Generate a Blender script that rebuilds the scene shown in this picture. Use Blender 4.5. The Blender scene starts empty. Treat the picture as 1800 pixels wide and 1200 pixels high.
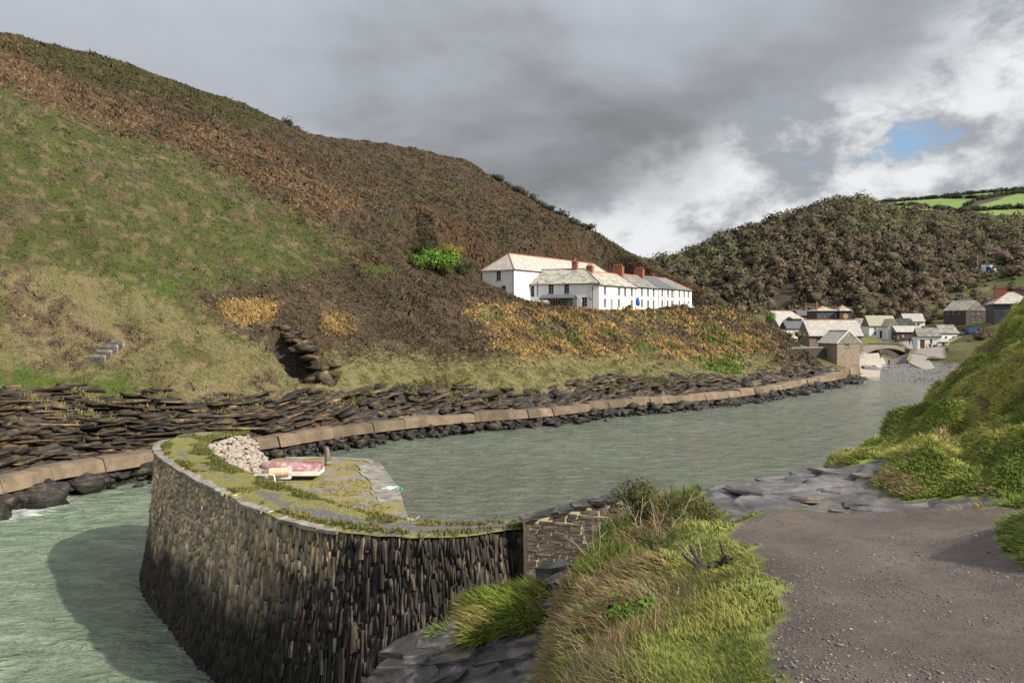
import bpy, bmesh, math, random
import numpy as np
from mathutils import Vector, Matrix

# ------------------------------------------------------------------ camera, world, light
scene = bpy.context.scene
COL = scene.collection
F, HZ, CH = 1400.0, 565.0, 10.5          # focal length (px of an 1800 px wide frame), horizon row, eye height above the water

cam_d = bpy.data.cameras.new('camera'); cam = bpy.data.objects.new('camera', cam_d); COL.objects.link(cam)
cam.location = (0, 0, CH); cam.rotation_euler = (math.radians(90), 0, 0)
cam_d.sensor_width = 36; cam_d.lens = 36 * F / 1800; cam_d.shift_y = -(600 - HZ) / 1800
cam_d.clip_start = .1; cam_d.clip_end = 8000
scene.camera = cam
scene.render.engine = 'CYCLES'
scene.view_settings.view_transform = 'Standard'; scene.view_settings.look = 'None'
scene.view_settings.gamma = 1; scene.view_settings.exposure = 0.8; scene.view_settings.use_curve_mapping = False

SUN_AZ, SUN_EL = 120.0, 36.0               # degrees to the right of the view direction, degrees above the horizon
sun_d = bpy.data.lights.new('sun', 'SUN'); sun = bpy.data.objects.new('sun', sun_d); COL.objects.link(sun)
sun_d.energy = 3.6; sun_d.angle = math.radians(.9); sun_d.color = (1, .93, .82)
_a, _e = math.radians(SUN_AZ), math.radians(SUN_EL)
SUNV = Vector((math.sin(_a) * math.cos(_e), math.cos(_a) * math.cos(_e), math.sin(_e)))
sun.rotation_euler = SUNV.to_track_quat('Z', 'Y').to_euler(); sun.location = SUNV * 400

world = bpy.data.worlds.new('World'); scene.world = world; world.use_nodes = True
def build_world():
    nt = world.node_tree; nt.nodes.clear(); N = nt.nodes.new; Lk = nt.links.new
    def node(t, **k):
        n = N(t)
        for a, v in k.items(): setattr(n, a, v)
        return n
    def math_(op, a, b=None, c=None):
        n = N('ShaderNodeMath'); n.operation = op
        for i, x in enumerate((a, b, c)):
            if x is None: continue
            if isinstance(x, (int, float)): n.inputs[i].default_value = x
            else: Lk(x, n.inputs[i])
        return n.outputs[0]
    def mix(f, a, b):
        n = N('ShaderNodeMix'); n.data_type = 'RGBA'
        for s, x in ((0, f), (6, a), (7, b)):
            if isinstance(x, (int, float)): n.inputs[s].default_value = x
            elif isinstance(x, tuple): n.inputs[s].default_value = (*x, 1)
            else: Lk(x, n.inputs[s])
        return n.outputs[2]
    def smooth(x, a, b):
        n = N('ShaderNodeMapRange'); n.interpolation_type = 'SMOOTHSTEP'
        Lk(x, n.inputs[0]); n.inputs[1].default_value = a; n.inputs[2].default_value = b
        return n.outputs[0]
    sky = node('ShaderNodeTexSky', sky_type='NISHITA'); sky.sun_disc = False
    sky.sun_elevation = _e; sky.sun_rotation = _a; sky.air_density = 1.0; sky.dust_density = 1.5; sky.ozone_density = 2
    tc = N('ShaderNodeTexCoord'); sep = N('ShaderNodeSeparateXYZ'); Lk(tc.outputs['Generated'], sep.inputs[0])
    dx, dy, dz = sep.outputs
    zc = math_('ADD', math_('MAXIMUM', dz, 0.0), .16)                     # a curved cloud deck overhead
    comb = N('ShaderNodeCombineXYZ'); Lk(math_('DIVIDE', dx, zc), comb.inputs[0]); Lk(math_('DIVIDE', dy, zc), comb.inputs[1])
    def noise(vec, scale, detail, rough, off, dist=0):
        m = N('ShaderNodeMapping'); m.inputs['Location'].default_value = off; Lk(vec, m.inputs[0])
        n = N('ShaderNodeTexNoise'); n.inputs['Scale'].default_value = scale; n.inputs['Detail'].default_value = detail
        n.inputs['Roughness'].default_value = rough; n.inputs['Distortion'].default_value = dist; Lk(m.outputs[0], n.inputs[0])
        return n.outputs[0]
    deck = comb.outputs[0]
    # direction-space coordinates for the puffy banks low in the sky
    cc = N('ShaderNodeCombineXYZ'); Lk(math_('MULTIPLY', dx, 1.0), cc.inputs[0]); Lk(dy, cc.inputs[1]); Lk(math_('MULTIPLY', dz, 1.7), cc.inputs[2])
    puff = noise(cc.outputs[0], 7.5, 10, .62, (1.3, .2, .9), .1)
    puff2 = noise(cc.outputs[0], 2.6, 6, .55, (7.4, 3.1, 1.7), .2)
    big = noise(deck, .42, 6, .5, (2.6, .7, 0), .35)
    med = noise(deck, 1.3, 8, .55, (5.2, 1.4, 0), .2)
    # grey layer cloud, lighter where it thins
    lay = math_('ADD', math_('MULTIPLY', big, .62), math_('MULTIPLY', med, .38))
    lay = math_('ADD', lay, math_('MULTIPLY', smooth(math_('MULTIPLY', dx, -1.0), -.05, .6), .10))
    dark = mix(smooth(lay, .31, .55), (1.2, 1.25, 1.29), (2.6, 2.75, 3.05))
    # cumulus bank low to the south (right of the view): white heads, grey bases
    pv = math_('ADD', math_('MULTIPLY', puff, .62), math_('MULTIPLY', puff2, .38))
    cum = mix(smooth(pv, .40, .53), (2.1, 2.25, 2.45), (4.9, 4.95, 5.0))
    blue = mix(.5, sky.outputs[0], (1.5, 2.4, 3.6))
    dd = N('ShaderNodeVectorMath'); dd.operation = 'DISTANCE'; Lk(tc.outputs['Generated'], dd.inputs[0]); dd.inputs[1].default_value = (.424, .885, .195)
    hole = smooth(math_('MULTIPLY', dd.outputs['Value'], -1.0), -.11, -.0)
    gap = smooth(math_('SUBTRACT', pv, math_('MULTIPLY', hole, .112)), .30, .38)
    low = mix(gap, blue, cum)
    # the layer cloud breaks up towards the right horizon
    edge = math_('ADD', math_('MULTIPLY', dz, 3.6), math_('MULTIPLY', dx, -1.15))
    edge = math_('ADD', edge, math_('MULTIPLY', math_('SUBTRACT', puff2, .5), 1.5))
    edge = math_('ADD', edge, math_('MULTIPLY', math_('SUBTRACT', puff, .5), .5))
    cover = smooth(edge, .22, .60)
    col = mix(cover, low, dark)
    # overcast brightened towards the zenith, mostly above the view, to raise the ambient light
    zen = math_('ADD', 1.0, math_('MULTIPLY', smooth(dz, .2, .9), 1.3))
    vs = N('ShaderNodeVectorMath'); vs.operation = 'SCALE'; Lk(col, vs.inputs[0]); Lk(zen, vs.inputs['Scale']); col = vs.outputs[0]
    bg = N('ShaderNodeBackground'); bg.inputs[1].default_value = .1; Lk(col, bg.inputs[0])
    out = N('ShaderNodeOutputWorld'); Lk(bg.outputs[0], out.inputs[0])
build_world()

# ------------------------------------------------------------------ helpers
rng = np.random.default_rng(7); random.seed(7)
def P(px, py, Y): return Vector(((px - 900) / F * Y, Y, CH - (py - HZ) / F * Y))
def proj(p):
    Y = np.maximum(p[:, 1], .2)
    return 900 + p[:, 0] / Y * F, HZ - (p[:, 2] - CH) / Y * F
def ss(a, b, x):
    t = np.clip((np.asarray(x, float) - a) / (b - a), 0, 1); return t * t * (3 - 2 * t)
def _h(ix, iy, iz, seed):
    n = (ix.astype(np.int64) * 374761393 + iy.astype(np.int64) * 668265263 + iz.astype(np.int64) * 2147483629 + seed * 1274126177) & 0xffffffff
    n = ((n ^ (n >> 13)) * 1274126177) & 0xffffffff
    n = ((n ^ (n >> 16)) * 2246822519) & 0xffffffff
    return ((n ^ (n >> 15)) & 0xffffff) / 8388607.5 - 1
def vnoise(p, seed=0):
    p = np.asarray(p, float); i = np.floor(p); f = p - i; f = f * f * (3 - 2 * f); i = i.astype(np.int64)
    r = 0
    for a in (0, 1):
        wa = f[:, 0] if a else 1 - f[:, 0]
        for b in (0, 1):
            wb = f[:, 1] if b else 1 - f[:, 1]
            for c in (0, 1):
                wc = f[:, 2] if c else 1 - f[:, 2]
                r = r + wa * wb * wc * _h(i[:, 0] + a, i[:, 1] + b, i[:, 2] + c, seed)
    return r
def fbm(p, octv=4, seed=0, gain=.5):
    p = np.asarray(p, float); r = 0; a = 1.0
    for k in range(octv):
        r = r + a * vnoise(p * 2 ** k + 17.3 * k, seed + k); a *= gain
    return r
def pts2(x, y, s, z=0): return np.stack([x * s, y * s, np.zeros_like(x) + z], 1)
def inpoly(px, py, poly):
    r = np.zeros(len(px), bool); n = len(poly)
    for i in range(n):
        x0, y0 = poly[i]; x1, y1 = poly[(i + 1) % n]
        if y0 == y1: continue
        c = ((y0 > py) != (y1 > py)) & (px < (x1 - x0) * (py - y0) / (y1 - y0) + x0)
        r ^= c
    return r
def catmull(p, n=12, closed=False):
    p = np.asarray(p, float)
    q = np.vstack([p[-1:], p, p[:2]]) if closed else np.vstack([2 * p[0] - p[1], p, 2 * p[-1] - p[-2]])
    o = []
    for i in range(1, len(q) - 2):
        a, b, c, d = q[i - 1:i + 3]
        for t in np.arange(n) / n:
            o.append(.5 * ((2 * b) + (c - a) * t + (2 * a - 5 * b + 4 * c - d) * t * t + (3 * b - a - 3 * c + d) * t ** 3))
    if not closed: o.append(p[-1])
    return np.array(o)
def arclen(p): return np.r_[0, np.cumsum(np.linalg.norm(np.diff(p, axis=0), axis=1))]

def link(o, parent=None):
    COL.objects.link(o)
    if parent is not None: o.parent = parent
    return o
def tag(o, label=None, cat=None, group=None, kind=None):
    if label: o['label'] = label
    if cat: o['category'] = cat
    if group: o['group'] = group
    if kind: o['kind'] = kind
    return o
def empty(name, loc=(0, 0, 0), rz=0, label=None, cat=None, group=None):
    o = bpy.data.objects.new(name, None); o.location = loc; o.rotation_euler = (0, 0, rz); o.empty_display_size = .2
    return tag(link(o), label, cat, group)
def mesh_np(name, V, Fa, cols=None, nrm=None):
    me = bpy.data.meshes.new(name); V = np.ascontiguousarray(V, np.float32); Fa = np.ascontiguousarray(Fa, np.int32)
    k = Fa.shape[1]; me.vertices.add(len(V)); me.vertices.foreach_set('co', V.ravel())
    me.loops.add(Fa.size); me.loops.foreach_set('vertex_index', Fa.ravel())
    me.polygons.add(len(Fa)); me.polygons.foreach_set('loop_start', np.arange(0, Fa.size, k, dtype=np.int32))
    me.update(calc_edges=True)
    if cols is not None:
        a = me.attributes.new('Col', 'FLOAT_COLOR', 'POINT'); c = np.ones((len(V), 4), np.float32); c[:, :3] = np.clip(cols, 0, 1); a.data.foreach_set('color', c.ravel())
    if nrm is not None:
        a = me.attributes.new('gn', 'FLOAT_VECTOR', 'POINT'); a.data.foreach_set('vector', np.ascontiguousarray(nrm, np.float32).ravel())
    return me
def obj_np(name, V, Fa, mat, parent=None, cols=None, nrm=None, smooth=False):
    me = mesh_np(name, V, Fa, cols, nrm)
    if smooth: me.polygons.foreach_set('use_smooth', np.ones(len(me.polygons), bool))
    me.materials.append(mat); return link(bpy.data.objects.new(name, me), parent)
def grid_faces(nu, nv):
    i = np.arange(nu * nv).reshape(nu, nv)
    return np.stack([i[:-1, :-1], i[1:, :-1], i[1:, 1:], i[:-1, 1:]], -1).reshape(-1, 4)

class MB:
    """collects verts and faces of one part"""
    def __init__(s): s.v = []; s.f = []; s.mi = []
    def add(s, v, f, mi=0):
        o = len(s.v); s.v += [tuple(p) for p in v]; s.f += [tuple(o + i for i in q) for q in f]; s.mi += [mi] * len(f); return s
    def box(s, a, b, mi=0, M=None):
        x0, y0, z0 = a; x1, y1, z1 = b
        v = [(x0, y0, z0), (x1, y0, z0), (x1, y1, z0), (x0, y1, z0), (x0, y0, z1), (x1, y0, z1), (x1, y1, z1), (x0, y1, z1)]
        if M is not None: v = [M @ Vector(p) for p in v]
        return s.add(v, [(0, 3, 2, 1), (4, 5, 6, 7), (0, 1, 5, 4), (1, 2, 6, 5), (2, 3, 7, 6), (3, 0, 4, 7)], mi)
    def prism(s, poly, z0, z1, mi=0):
        n = len(poly); zz = (lambda z, i: z[i] if hasattr(z, '__len__') else z)
        v = [(p[0], p[1], zz(z0, i)) for i, p in enumerate(poly)] + [(p[0], p[1], zz(z1, i)) for i, p in enumerate(poly)]
        return s.add(v, [tuple(range(n))[::-1], tuple(range(n, 2 * n))] + [(i, (i + 1) % n, n + (i + 1) % n, n + i) for i in range(n)], mi)
    def tube(s, path, rad, n=8, mi=0, cap=True):
        path = [Vector(p) for p in path]; rings = []
        for i, p in enumerate(path):
            d = (path[min(i + 1, len(path) - 1)] - path[max(i - 1, 0)]).normalized()
            a = d.orthogonal().normalized() if abs(d.z) > .9 else d.cross(Vector((0, 0, 1))).normalized(); b = d.cross(a)
            r = rad[i] if hasattr(rad, '__len__') else rad
            rings.append([p + (a * math.cos(t) + b * math.sin(t)) * r for t in [2 * math.pi * k / n for k in range(n)]])
        v = [q for r in rings for q in r]; f = []
        for i in range(len(rings) - 1):
            for k in range(n): f.append((i * n + k, i * n + (k + 1) % n, (i + 1) * n + (k + 1) % n, (i + 1) * n + k))
        if cap: f += [tuple(range(n))[::-1], tuple((len(rings) - 1) * n + k for k in range(n))]
        return s.add(v, f, mi)
    def build(s, name, mats, parent=None, smooth=False, fix=False):
        me = bpy.data.meshes.new(name); me.from_pydata(s.v, [], s.f)
        mats = mats if isinstance(mats, (list, tuple)) else [mats]
        for m in mats: me.materials.append(m)
        if len(mats) > 1: me.polygons.foreach_set('material_index', s.mi)
        if fix:
            bm = bmesh.new(); bm.from_mesh(me); bmesh.ops.recalc_face_normals(bm, faces=bm.faces); bm.to_mesh(me); bm.free()
        if smooth: me.polygons.foreach_set('use_smooth', np.ones(len(me.polygons), bool))
        me.update(); return link(bpy.data.objects.new(name, me), parent)

# ------------------------------------------------------------------ materials
class MT:
    """tiny node-graph helper around one Principled material"""
    def __init__(s, name, rough=.8, spec=.3):
        s.m = bpy.data.materials.new(name); s.m.use_nodes = True; s.t = s.m.node_tree; s.n = s.t.nodes; s.l = s.t.links
        s.b = s.n['Principled BSDF']; s.b.inputs['Roughness'].default_value = rough; s.b.inputs['Specular IOR Level'].default_value = spec
        s._tc = None
    def co(s, kind='Object'):
        if kind == 'Position':
            return s.n.new('ShaderNodeNewGeometry').outputs['Position']
        return s.n.new('ShaderNodeTexCoord').outputs[kind]
    def map(s, v, scale=(1, 1, 1), rot=(0, 0, 0), loc=(0, 0, 0)):
        m = s.n.new('ShaderNodeMapping'); m.inputs['Scale'].default_value = scale; m.inputs['Rotation'].default_value = rot; m.inputs['Location'].default_value = loc; s.l.new(v, m.inputs[0]); return m.outputs[0]
    def noise(s, v, scale=5, detail=4, rough=.55, dist=0):
        n = s.n.new('ShaderNodeTexNoise'); n.inputs['Scale'].default_value = scale; n.inputs['Detail'].default_value = detail; n.inputs['Roughness'].default_value = rough; n.inputs['Distortion'].default_value = dist
        s.l.new(v, n.inputs['Vector']); return n.outputs[0]
    def voro(s, v, scale=5, feature='F1', out=0):
        n = s.n.new('ShaderNodeTexVoronoi'); n.feature = feature; n.inputs['Scale'].default_value = scale; s.l.new(v, n.inputs['Vector']); return n.outputs[out]
    def ramp(s, x, stops, const=False):
        n = s.n.new('ShaderNodeValToRGB'); r = n.color_ramp
        if const: r.interpolation = 'CONSTANT'
        while len(r.elements) < len(stops): r.elements.new(.5)
        for e, (p, c) in zip(r.elements, stops): e.position = p; e.color = (*c, 1) if hasattr(c, '__len__') else (c, c, c, 1)
        s.l.new(x, n.inputs[0]); return n.outputs[0]
    def rng(s, x, a, b, c=0, d=1):
        n = s.n.new('ShaderNodeMapRange'); n.interpolation_type = 'SMOOTHSTEP'
        s.l.new(x, n.inputs[0])
        for i, v in enumerate((a, b, c, d)): n.inputs[i + 1].default_value = v
        return n.outputs[0]
    def mix(s, f, a, b, mode='MIX'):
        n = s.n.new('ShaderNodeMix'); n.data_type = 'RGBA'; n.blend_type = mode
        for i, x in ((0, f), (6, a), (7, b)):
            if isinstance(x, (int, float)): n.inputs[i].default_value = x
            elif isinstance(x, tuple): n.inputs[i].default_value = (*x, 1)
            else: s.l.new(x, n.inputs[i])
        return n.outputs[2]
    def math(s, op, a, b=0.0):
        n = s.n.new('ShaderNodeMath'); n.operation = op
        for i, x in ((0, a), (1, b)):
            if isinstance(x, (int, float)): n.inputs[i].default_value = x
            else: s.l.new(x, n.inputs[i])
        return n.outputs[0]
    def attr(s, name, out='Color'):
        n = s.n.new('ShaderNodeAttribute'); n.attribute_name = name; return n.outputs[out]
    def rand(s): return s.n.new('ShaderNodeObjectInfo').outputs['Random']
    def sepz(s, v, i=2):
        n = s.n.new('ShaderNodeSeparateXYZ'); s.l.new(v, n.inputs[0]); return n.outputs[i]
    def color(s, c):
        if isinstance(c, tuple): s.b.inputs['Base Color'].default_value = (*c, 1)
        else: s.l.new(c, s.b.inputs['Base Color'])
        return s
    def rough(s, r): s.l.new(r, s.b.inputs['Roughness']); return s
    def bump(s, h, strength=.5, dist=.02):
        n = s.n.new('ShaderNodeBump'); n.inputs['Strength'].default_value = strength; n.inputs['Distance'].default_value = dist; s.l.new(h, n.inputs['Height'])
        prev = s.b.inputs['Normal']
        if prev.is_linked: s.l.new(prev.links[0].from_socket, n.inputs['Normal'])
        s.l.new(n.outputs[0], s.b.inputs['Normal']); return s
def plain(name, c, rough=.7, spec=.3, var=.12, scale=3, bump=0):
    m = MT(name, rough, spec); n = m.noise(m.co(), scale, 5, .6)
    m.color(m.mix(n, tuple(x * (1 - var * 1.6) for x in c), tuple(min(1, x * (1 + var * 1.6)) for x in c)))
    if bump: m.bump(n, .6, bump)
    return m.m
# ------------------------------------------------------------------ ground materials
def veg_material(name, trans=.25, blend=.6, rough=.75):
    m = MT(name, rough, .15)
    col = m.attr('Col'); g = m.n.new('ShaderNodeNewGeometry')
    n = m.noise(m.co('Position'), 1.7, 3, .6)
    c = m.mix(.55, col, m.mix(n, (.55, .55, .55), (1.45, 1.45, 1.45)), 'MULTIPLY')
    m.color(c)
    mixv = m.n.new('ShaderNodeMix'); mixv.data_type = 'VECTOR'; mixv.inputs[0].default_value = blend
    m.l.new(g.outputs['Normal'], mixv.inputs[4]); m.l.new(m.attr('gn', 'Vector'), mixv.inputs[5])
    nz = m.n.new('ShaderNodeVectorMath'); nz.operation = 'NORMALIZE'; m.l.new(mixv.outputs[1], nz.inputs[0])
    m.l.new(nz.outputs[0], m.b.inputs['Normal'])
    if trans:
        t = m.n.new('ShaderNodeBsdfTranslucent'); m.l.new(c, t.inputs[0]); m.l.new(nz.outputs[0], t.inputs['Normal'])
        mx = m.n.new('ShaderNodeMixShader'); mx.inputs[0].default_value = trans
        m.l.new(m.b.outputs[0], mx.inputs[1]); m.l.new(t.outputs[0], mx.inputs[2]); m.l.new(mx.outputs[0], m.n['Material Output'].inputs[0])
    return m.m
def ground_material(name, rough=.9, nscale=2.5, bump=.08):
    m = MT(name, rough, .2); p = m.co('Position')
    n = m.noise(p, nscale, 6, .65); n2 = m.noise(p, nscale * 9, 4, .6)
    c = m.mix(.8, m.attr('Col'), m.mix(n, (.5, .5, .5), (1.5, 1.5, 1.5)), 'MULTIPLY')
    c = m.mix(.6, c, m.mix(n2, (.55, .55, .55), (1.45, 1.45, 1.45)), 'MULTIPLY')
    m.color(c); m.bump(n2, .7, bump); m.bump(n, .6, bump * 3); return m.m
def rock_material(name, dark, light, tint=None, scale=(1.2, 1.2, 9), bump=.06, rough=.6, wet=None, rot=(.12, .2, .5), island=False):
    m = MT(name, rough, .35); p = m.map(m.co('Position'), scale, rot)
    a = m.noise(p, 1.0, 8, .62, .6); b = m.noise(m.co('Position'), 1.1, 4, .6); c = m.noise(m.co('Position'), 7, 4, .6)
    col = m.ramp(a, [(.32, tuple(x * .45 for x in dark)), (.5, dark), (.72, light)])
    if tint: col = m.mix(m.rng(b, .54, .7), col, tint)
    col = m.mix(.45, col, m.mix(c, (.5, .5, .5), (1.5, 1.5, 1.5)), 'MULTIPLY')
    if wet is not None:
        w = m.rng(m.math('ADD', m.sepz(m.co('Position')), m.math('MULTIPLY', b, .8)), wet - .2, wet + .9)
        col = m.mix(w, m.mix(.75, col, (.012, .012, .010)), col); m.rough(m.math('ADD', m.math('MULTIPLY', w, .4), .28))
    if island:
        g = m.n.new('ShaderNodeNewGeometry'); col = m.mix(.9, col, m.ramp(g.outputs['Random Per Island'], [(0, (.35, .34, .33)), (.45, (.8, .78, .75)), (.75, (1.2, 1.05, .8)), (1, (2.3, 2.1, 1.8))]), 'MULTIPLY')
    m.color(col); m.bump(a, .9, bump); m.bump(c, .5, bump * .4); return m.m

M_VEG = veg_material('hill vegetation', .2, .68)
M_GRASS = veg_material('long grass', .3, .55, .6)
M_TWIG = veg_material('twiggy crown', .1, .8)
M_GROUND = ground_material('turf and heather')
M_ROCK = rock_material('shore slate', (.026, .022, .019), (.13, .10, .075), (.13, .10, .042), bump=.12, wet=.7)
M_BED = rock_material('bedded slate', (.040, .031, .023), (.17, .128, .085), (.16, .115, .05), bump=.025, wet=.6, island=True)
M_SLATE = rock_material('foreground slate', (.085, .078, .074), (.25, .23, .215), (.15, .125, .10), scale=(1.5, 1.5, 14), bump=.04, rough=.5, rot=(.1, .1, .4))
M_SLATE_D = rock_material('ledge slate', (.038, .034, .032), (.19, .17, .155), (.12, .095, .065), scale=(1.5, 1.5, 16), bump=.06, rough=.5, rot=(.1, .25, .3))

# ------------------------------------------------------------------ shore line (outer edge of the concrete path) and the north hill
SH = [(-50, 0), (-40, 22), (-32.5, 37), (-29, 45), (-28.2, 48.9), (-26.8, 50.9), (-24.5, 54.2), (-19, 60.5), (-13.6, 68), (-6.4, 75), (3.4, 81.4), (13, 91), (27.5, 101), (40.5, 116.4), (48.5, 126), (63, 145), (72, 165), (78, 190)]
SHC = catmull(SH); SHL = arclen(SHC); HN = np.array([-.72, .694])
HK = [0, 25, 45, 60, 75, 90, 105, 120, 135, 150, 165, 180, 195, 210, 225, 240]
HH = [85, 80.8, 74.5, 69.7, 68, 67.6, 67, 64.5, 61.0, 58, 58.5, 58, 57, 51, 26, 16]
TER_A = np.array((15.3, 140.)); TER_B = np.array((39.3, 174.)); TER_D = (TER_B - TER_A) / np.linalg.norm(TER_B - TER_A); TER_N = np.array((-TER_D[1], TER_D[0]))
TER_Z = 12.4
def shore(u): return np.interp(u, SHL, SHC[:, 0]), np.interp(u, SHL, SHC[:, 1])
def hill_xyz(u, v, detail=True):
    bx, by = shore(u); x = bx + v * HN[0]; y = by + v * HN[1]
    nz = vnoise(pts2(u, v * 0, .12), 3) * 1.6 + vnoise(pts2(u, v * 0, .5), 4) * .9
    zr = np.interp(u, [0, 62, 85, 140, 200, 260], [5.2, 5.1, 3.8, 3.1, 2.8, 2.8]) + nz * .35
    vr = np.interp(u, [0, 62, 85, 140, 200, 260], [9.4, 9.0, 6.2, 5.0, 4.6, 4.5]) + nz
    pw = np.interp(u, [0, 90, 130, 160, 180, 260], [1.35, 1.35, 1.0, .9, .95, 1.])
    vc = np.interp(u, [0, 100, 150, 200, 230, 260], [130, 130, 125, 110, 100, 90])
    h = np.interp(u, HK, HH); t = np.clip((v - vr) / (vc - vr), 0, 1)
    z = zr + (h - zr) * (1 - (1 - t) ** pw) - np.maximum(v - vc, 0) * .06
    tr = np.clip((v - 1.5) / (vr - 1.5), 0, 1)
    zrock = 1.35 + (zr - 1.35) * (.4 * tr + .6 * tr ** .45)
    rock = v < vr
    z = np.where(rock, zrock, z)
    z = np.where(v < 1.5, 1.35, z); z = np.where(v < -.1, .75 + (v + .1) * .75, z)
    bl = np.interp(y, [120, 138, 148, 165, 195, 240, 300], [57, 55, 56, 61, 67, 76, 90])
    z = np.where((y > 130) & (v > 2), np.minimum(z, 3.2 + 1.15 * np.maximum(bl - x, -5)), z)
    # level bench the white terrace stands on
    rx, ry = x - TER_A[0], y - TER_A[1]
    a = rx * TER_D[0] + ry * TER_D[1]; b = rx * TER_N[0] + ry * TER_N[1]
    dd = np.hypot(np.maximum(np.maximum(-a - 11, a - 45), 0), np.maximum(np.maximum(-b - 3.5, b - 20), 0))
    z = z + (TER_Z + .012 * a - z) * (1 - ss(.0, 8, dd))
    wd = np.hypot(np.maximum(np.maximum(-11 - a, a - 8), 0), np.maximum(np.maximum(-24 - b, b + 3), 0))      # hollow before the near wing
    z = np.minimum(z, TER_Z + .1 + wd * .7 + np.maximum(-2 - a, 0) * .12)
    # the brow left of the terrace dips so that the near wing stands clear of it
    cpx = 900 + x / np.maximum(y, 1) * F
    cap = CH + (HZ - np.interp(cpx, [690, 730, 800, 850, 905, 935, 1000, 1065, 1240], [380, 470, 482, 496, 520, 538, 549, 551, 555])) / F * y
    cap = cap + np.maximum(y - 136, 0) * .9 + np.maximum(115 - y, 0) * .6
    z = np.where((y > 90) & (cpx > 690) & (cpx < 1240), np.minimum(z, cap), z)
    if not detail: return np.stack([x, y, z], 1), rock
    # cleft in the cliff, a dark hollow
    ca, cb = CLEFT; cd = cb - ca; cl = np.linalg.norm(cd); cd = cd / cl
    s = (x - ca[0]) * cd[0] + (y - ca[1]) * cd[1]; w = np.abs(-(x - ca[0]) * cd[1] + (y - ca[1]) * cd[0])
    s = s / cl * 8; wid = np.interp(s, [-.6, 0, 2, 5, 8.2, 9], [.0, 1.0, 2.0, 2.7, 2.4, .0])
    carve = (1 - ss(.55, 1.05, w / np.maximum(wid, .01))) * (wid > 0)
    z = z - carve * 5.0
    q = np.stack([x, y, z], 1)
    veg = ~rock & (v > 2)
    amp = np.where(veg, 1.0, .0)
    z = z + amp * (fbm(q * .09, 3, 11) * .55 * ss(12, 30, v) + fbm(q * .45, 3, 21) * .22)
    # folds and terracettes running along the slope
    z = z + amp * np.sin((z * 1.05 + fbm(q * .12, 2, 31) * 2.5)) * .16
    # slate strata in the rock band
    rk = (rock & (v > 1.6)) | (v < -.15) | (carve > .2)
    th = .72; dip = np.interp(u, [0, 55, 80, 120, 200], [.02, .05, -.28, -.35, -.3])
    zz = z + dip * (u % 400) + fbm(q * .25, 3, 51) * .7; k = np.floor(zz / th); fr = zz / th - k
    zt = (k + ss(.72, 1, fr)) * th - dip * (u % 400) - fbm(q * .25, 3, 51) * .7
    z = np.where(rk, z * .15 + zt * .85 + fbm(q * .4, 2, 63) * .35 + fbm(q * 1.7, 3, 61) * .16, z)
    z = np.where((v < 1.5) & (v > -.12), 1.3, z); z = np.where(v < -3.4, np.minimum(z, -.7), z)
    return np.stack([x, y, z], 1), rk

def _spot(px, py):
    u, v = [a.ravel() for a in np.meshgrid(np.linspace(55, 95, 160), np.linspace(3, 45, 200), indexing='ij')]; p, _ = hill_xyz(u, v, False); a, b = proj(p); return p[np.argmin((a - px) ** 2 + (b - py) ** 2), :2]
CLEFT = (_spot(484, 582), _spot(566, 664))
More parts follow.
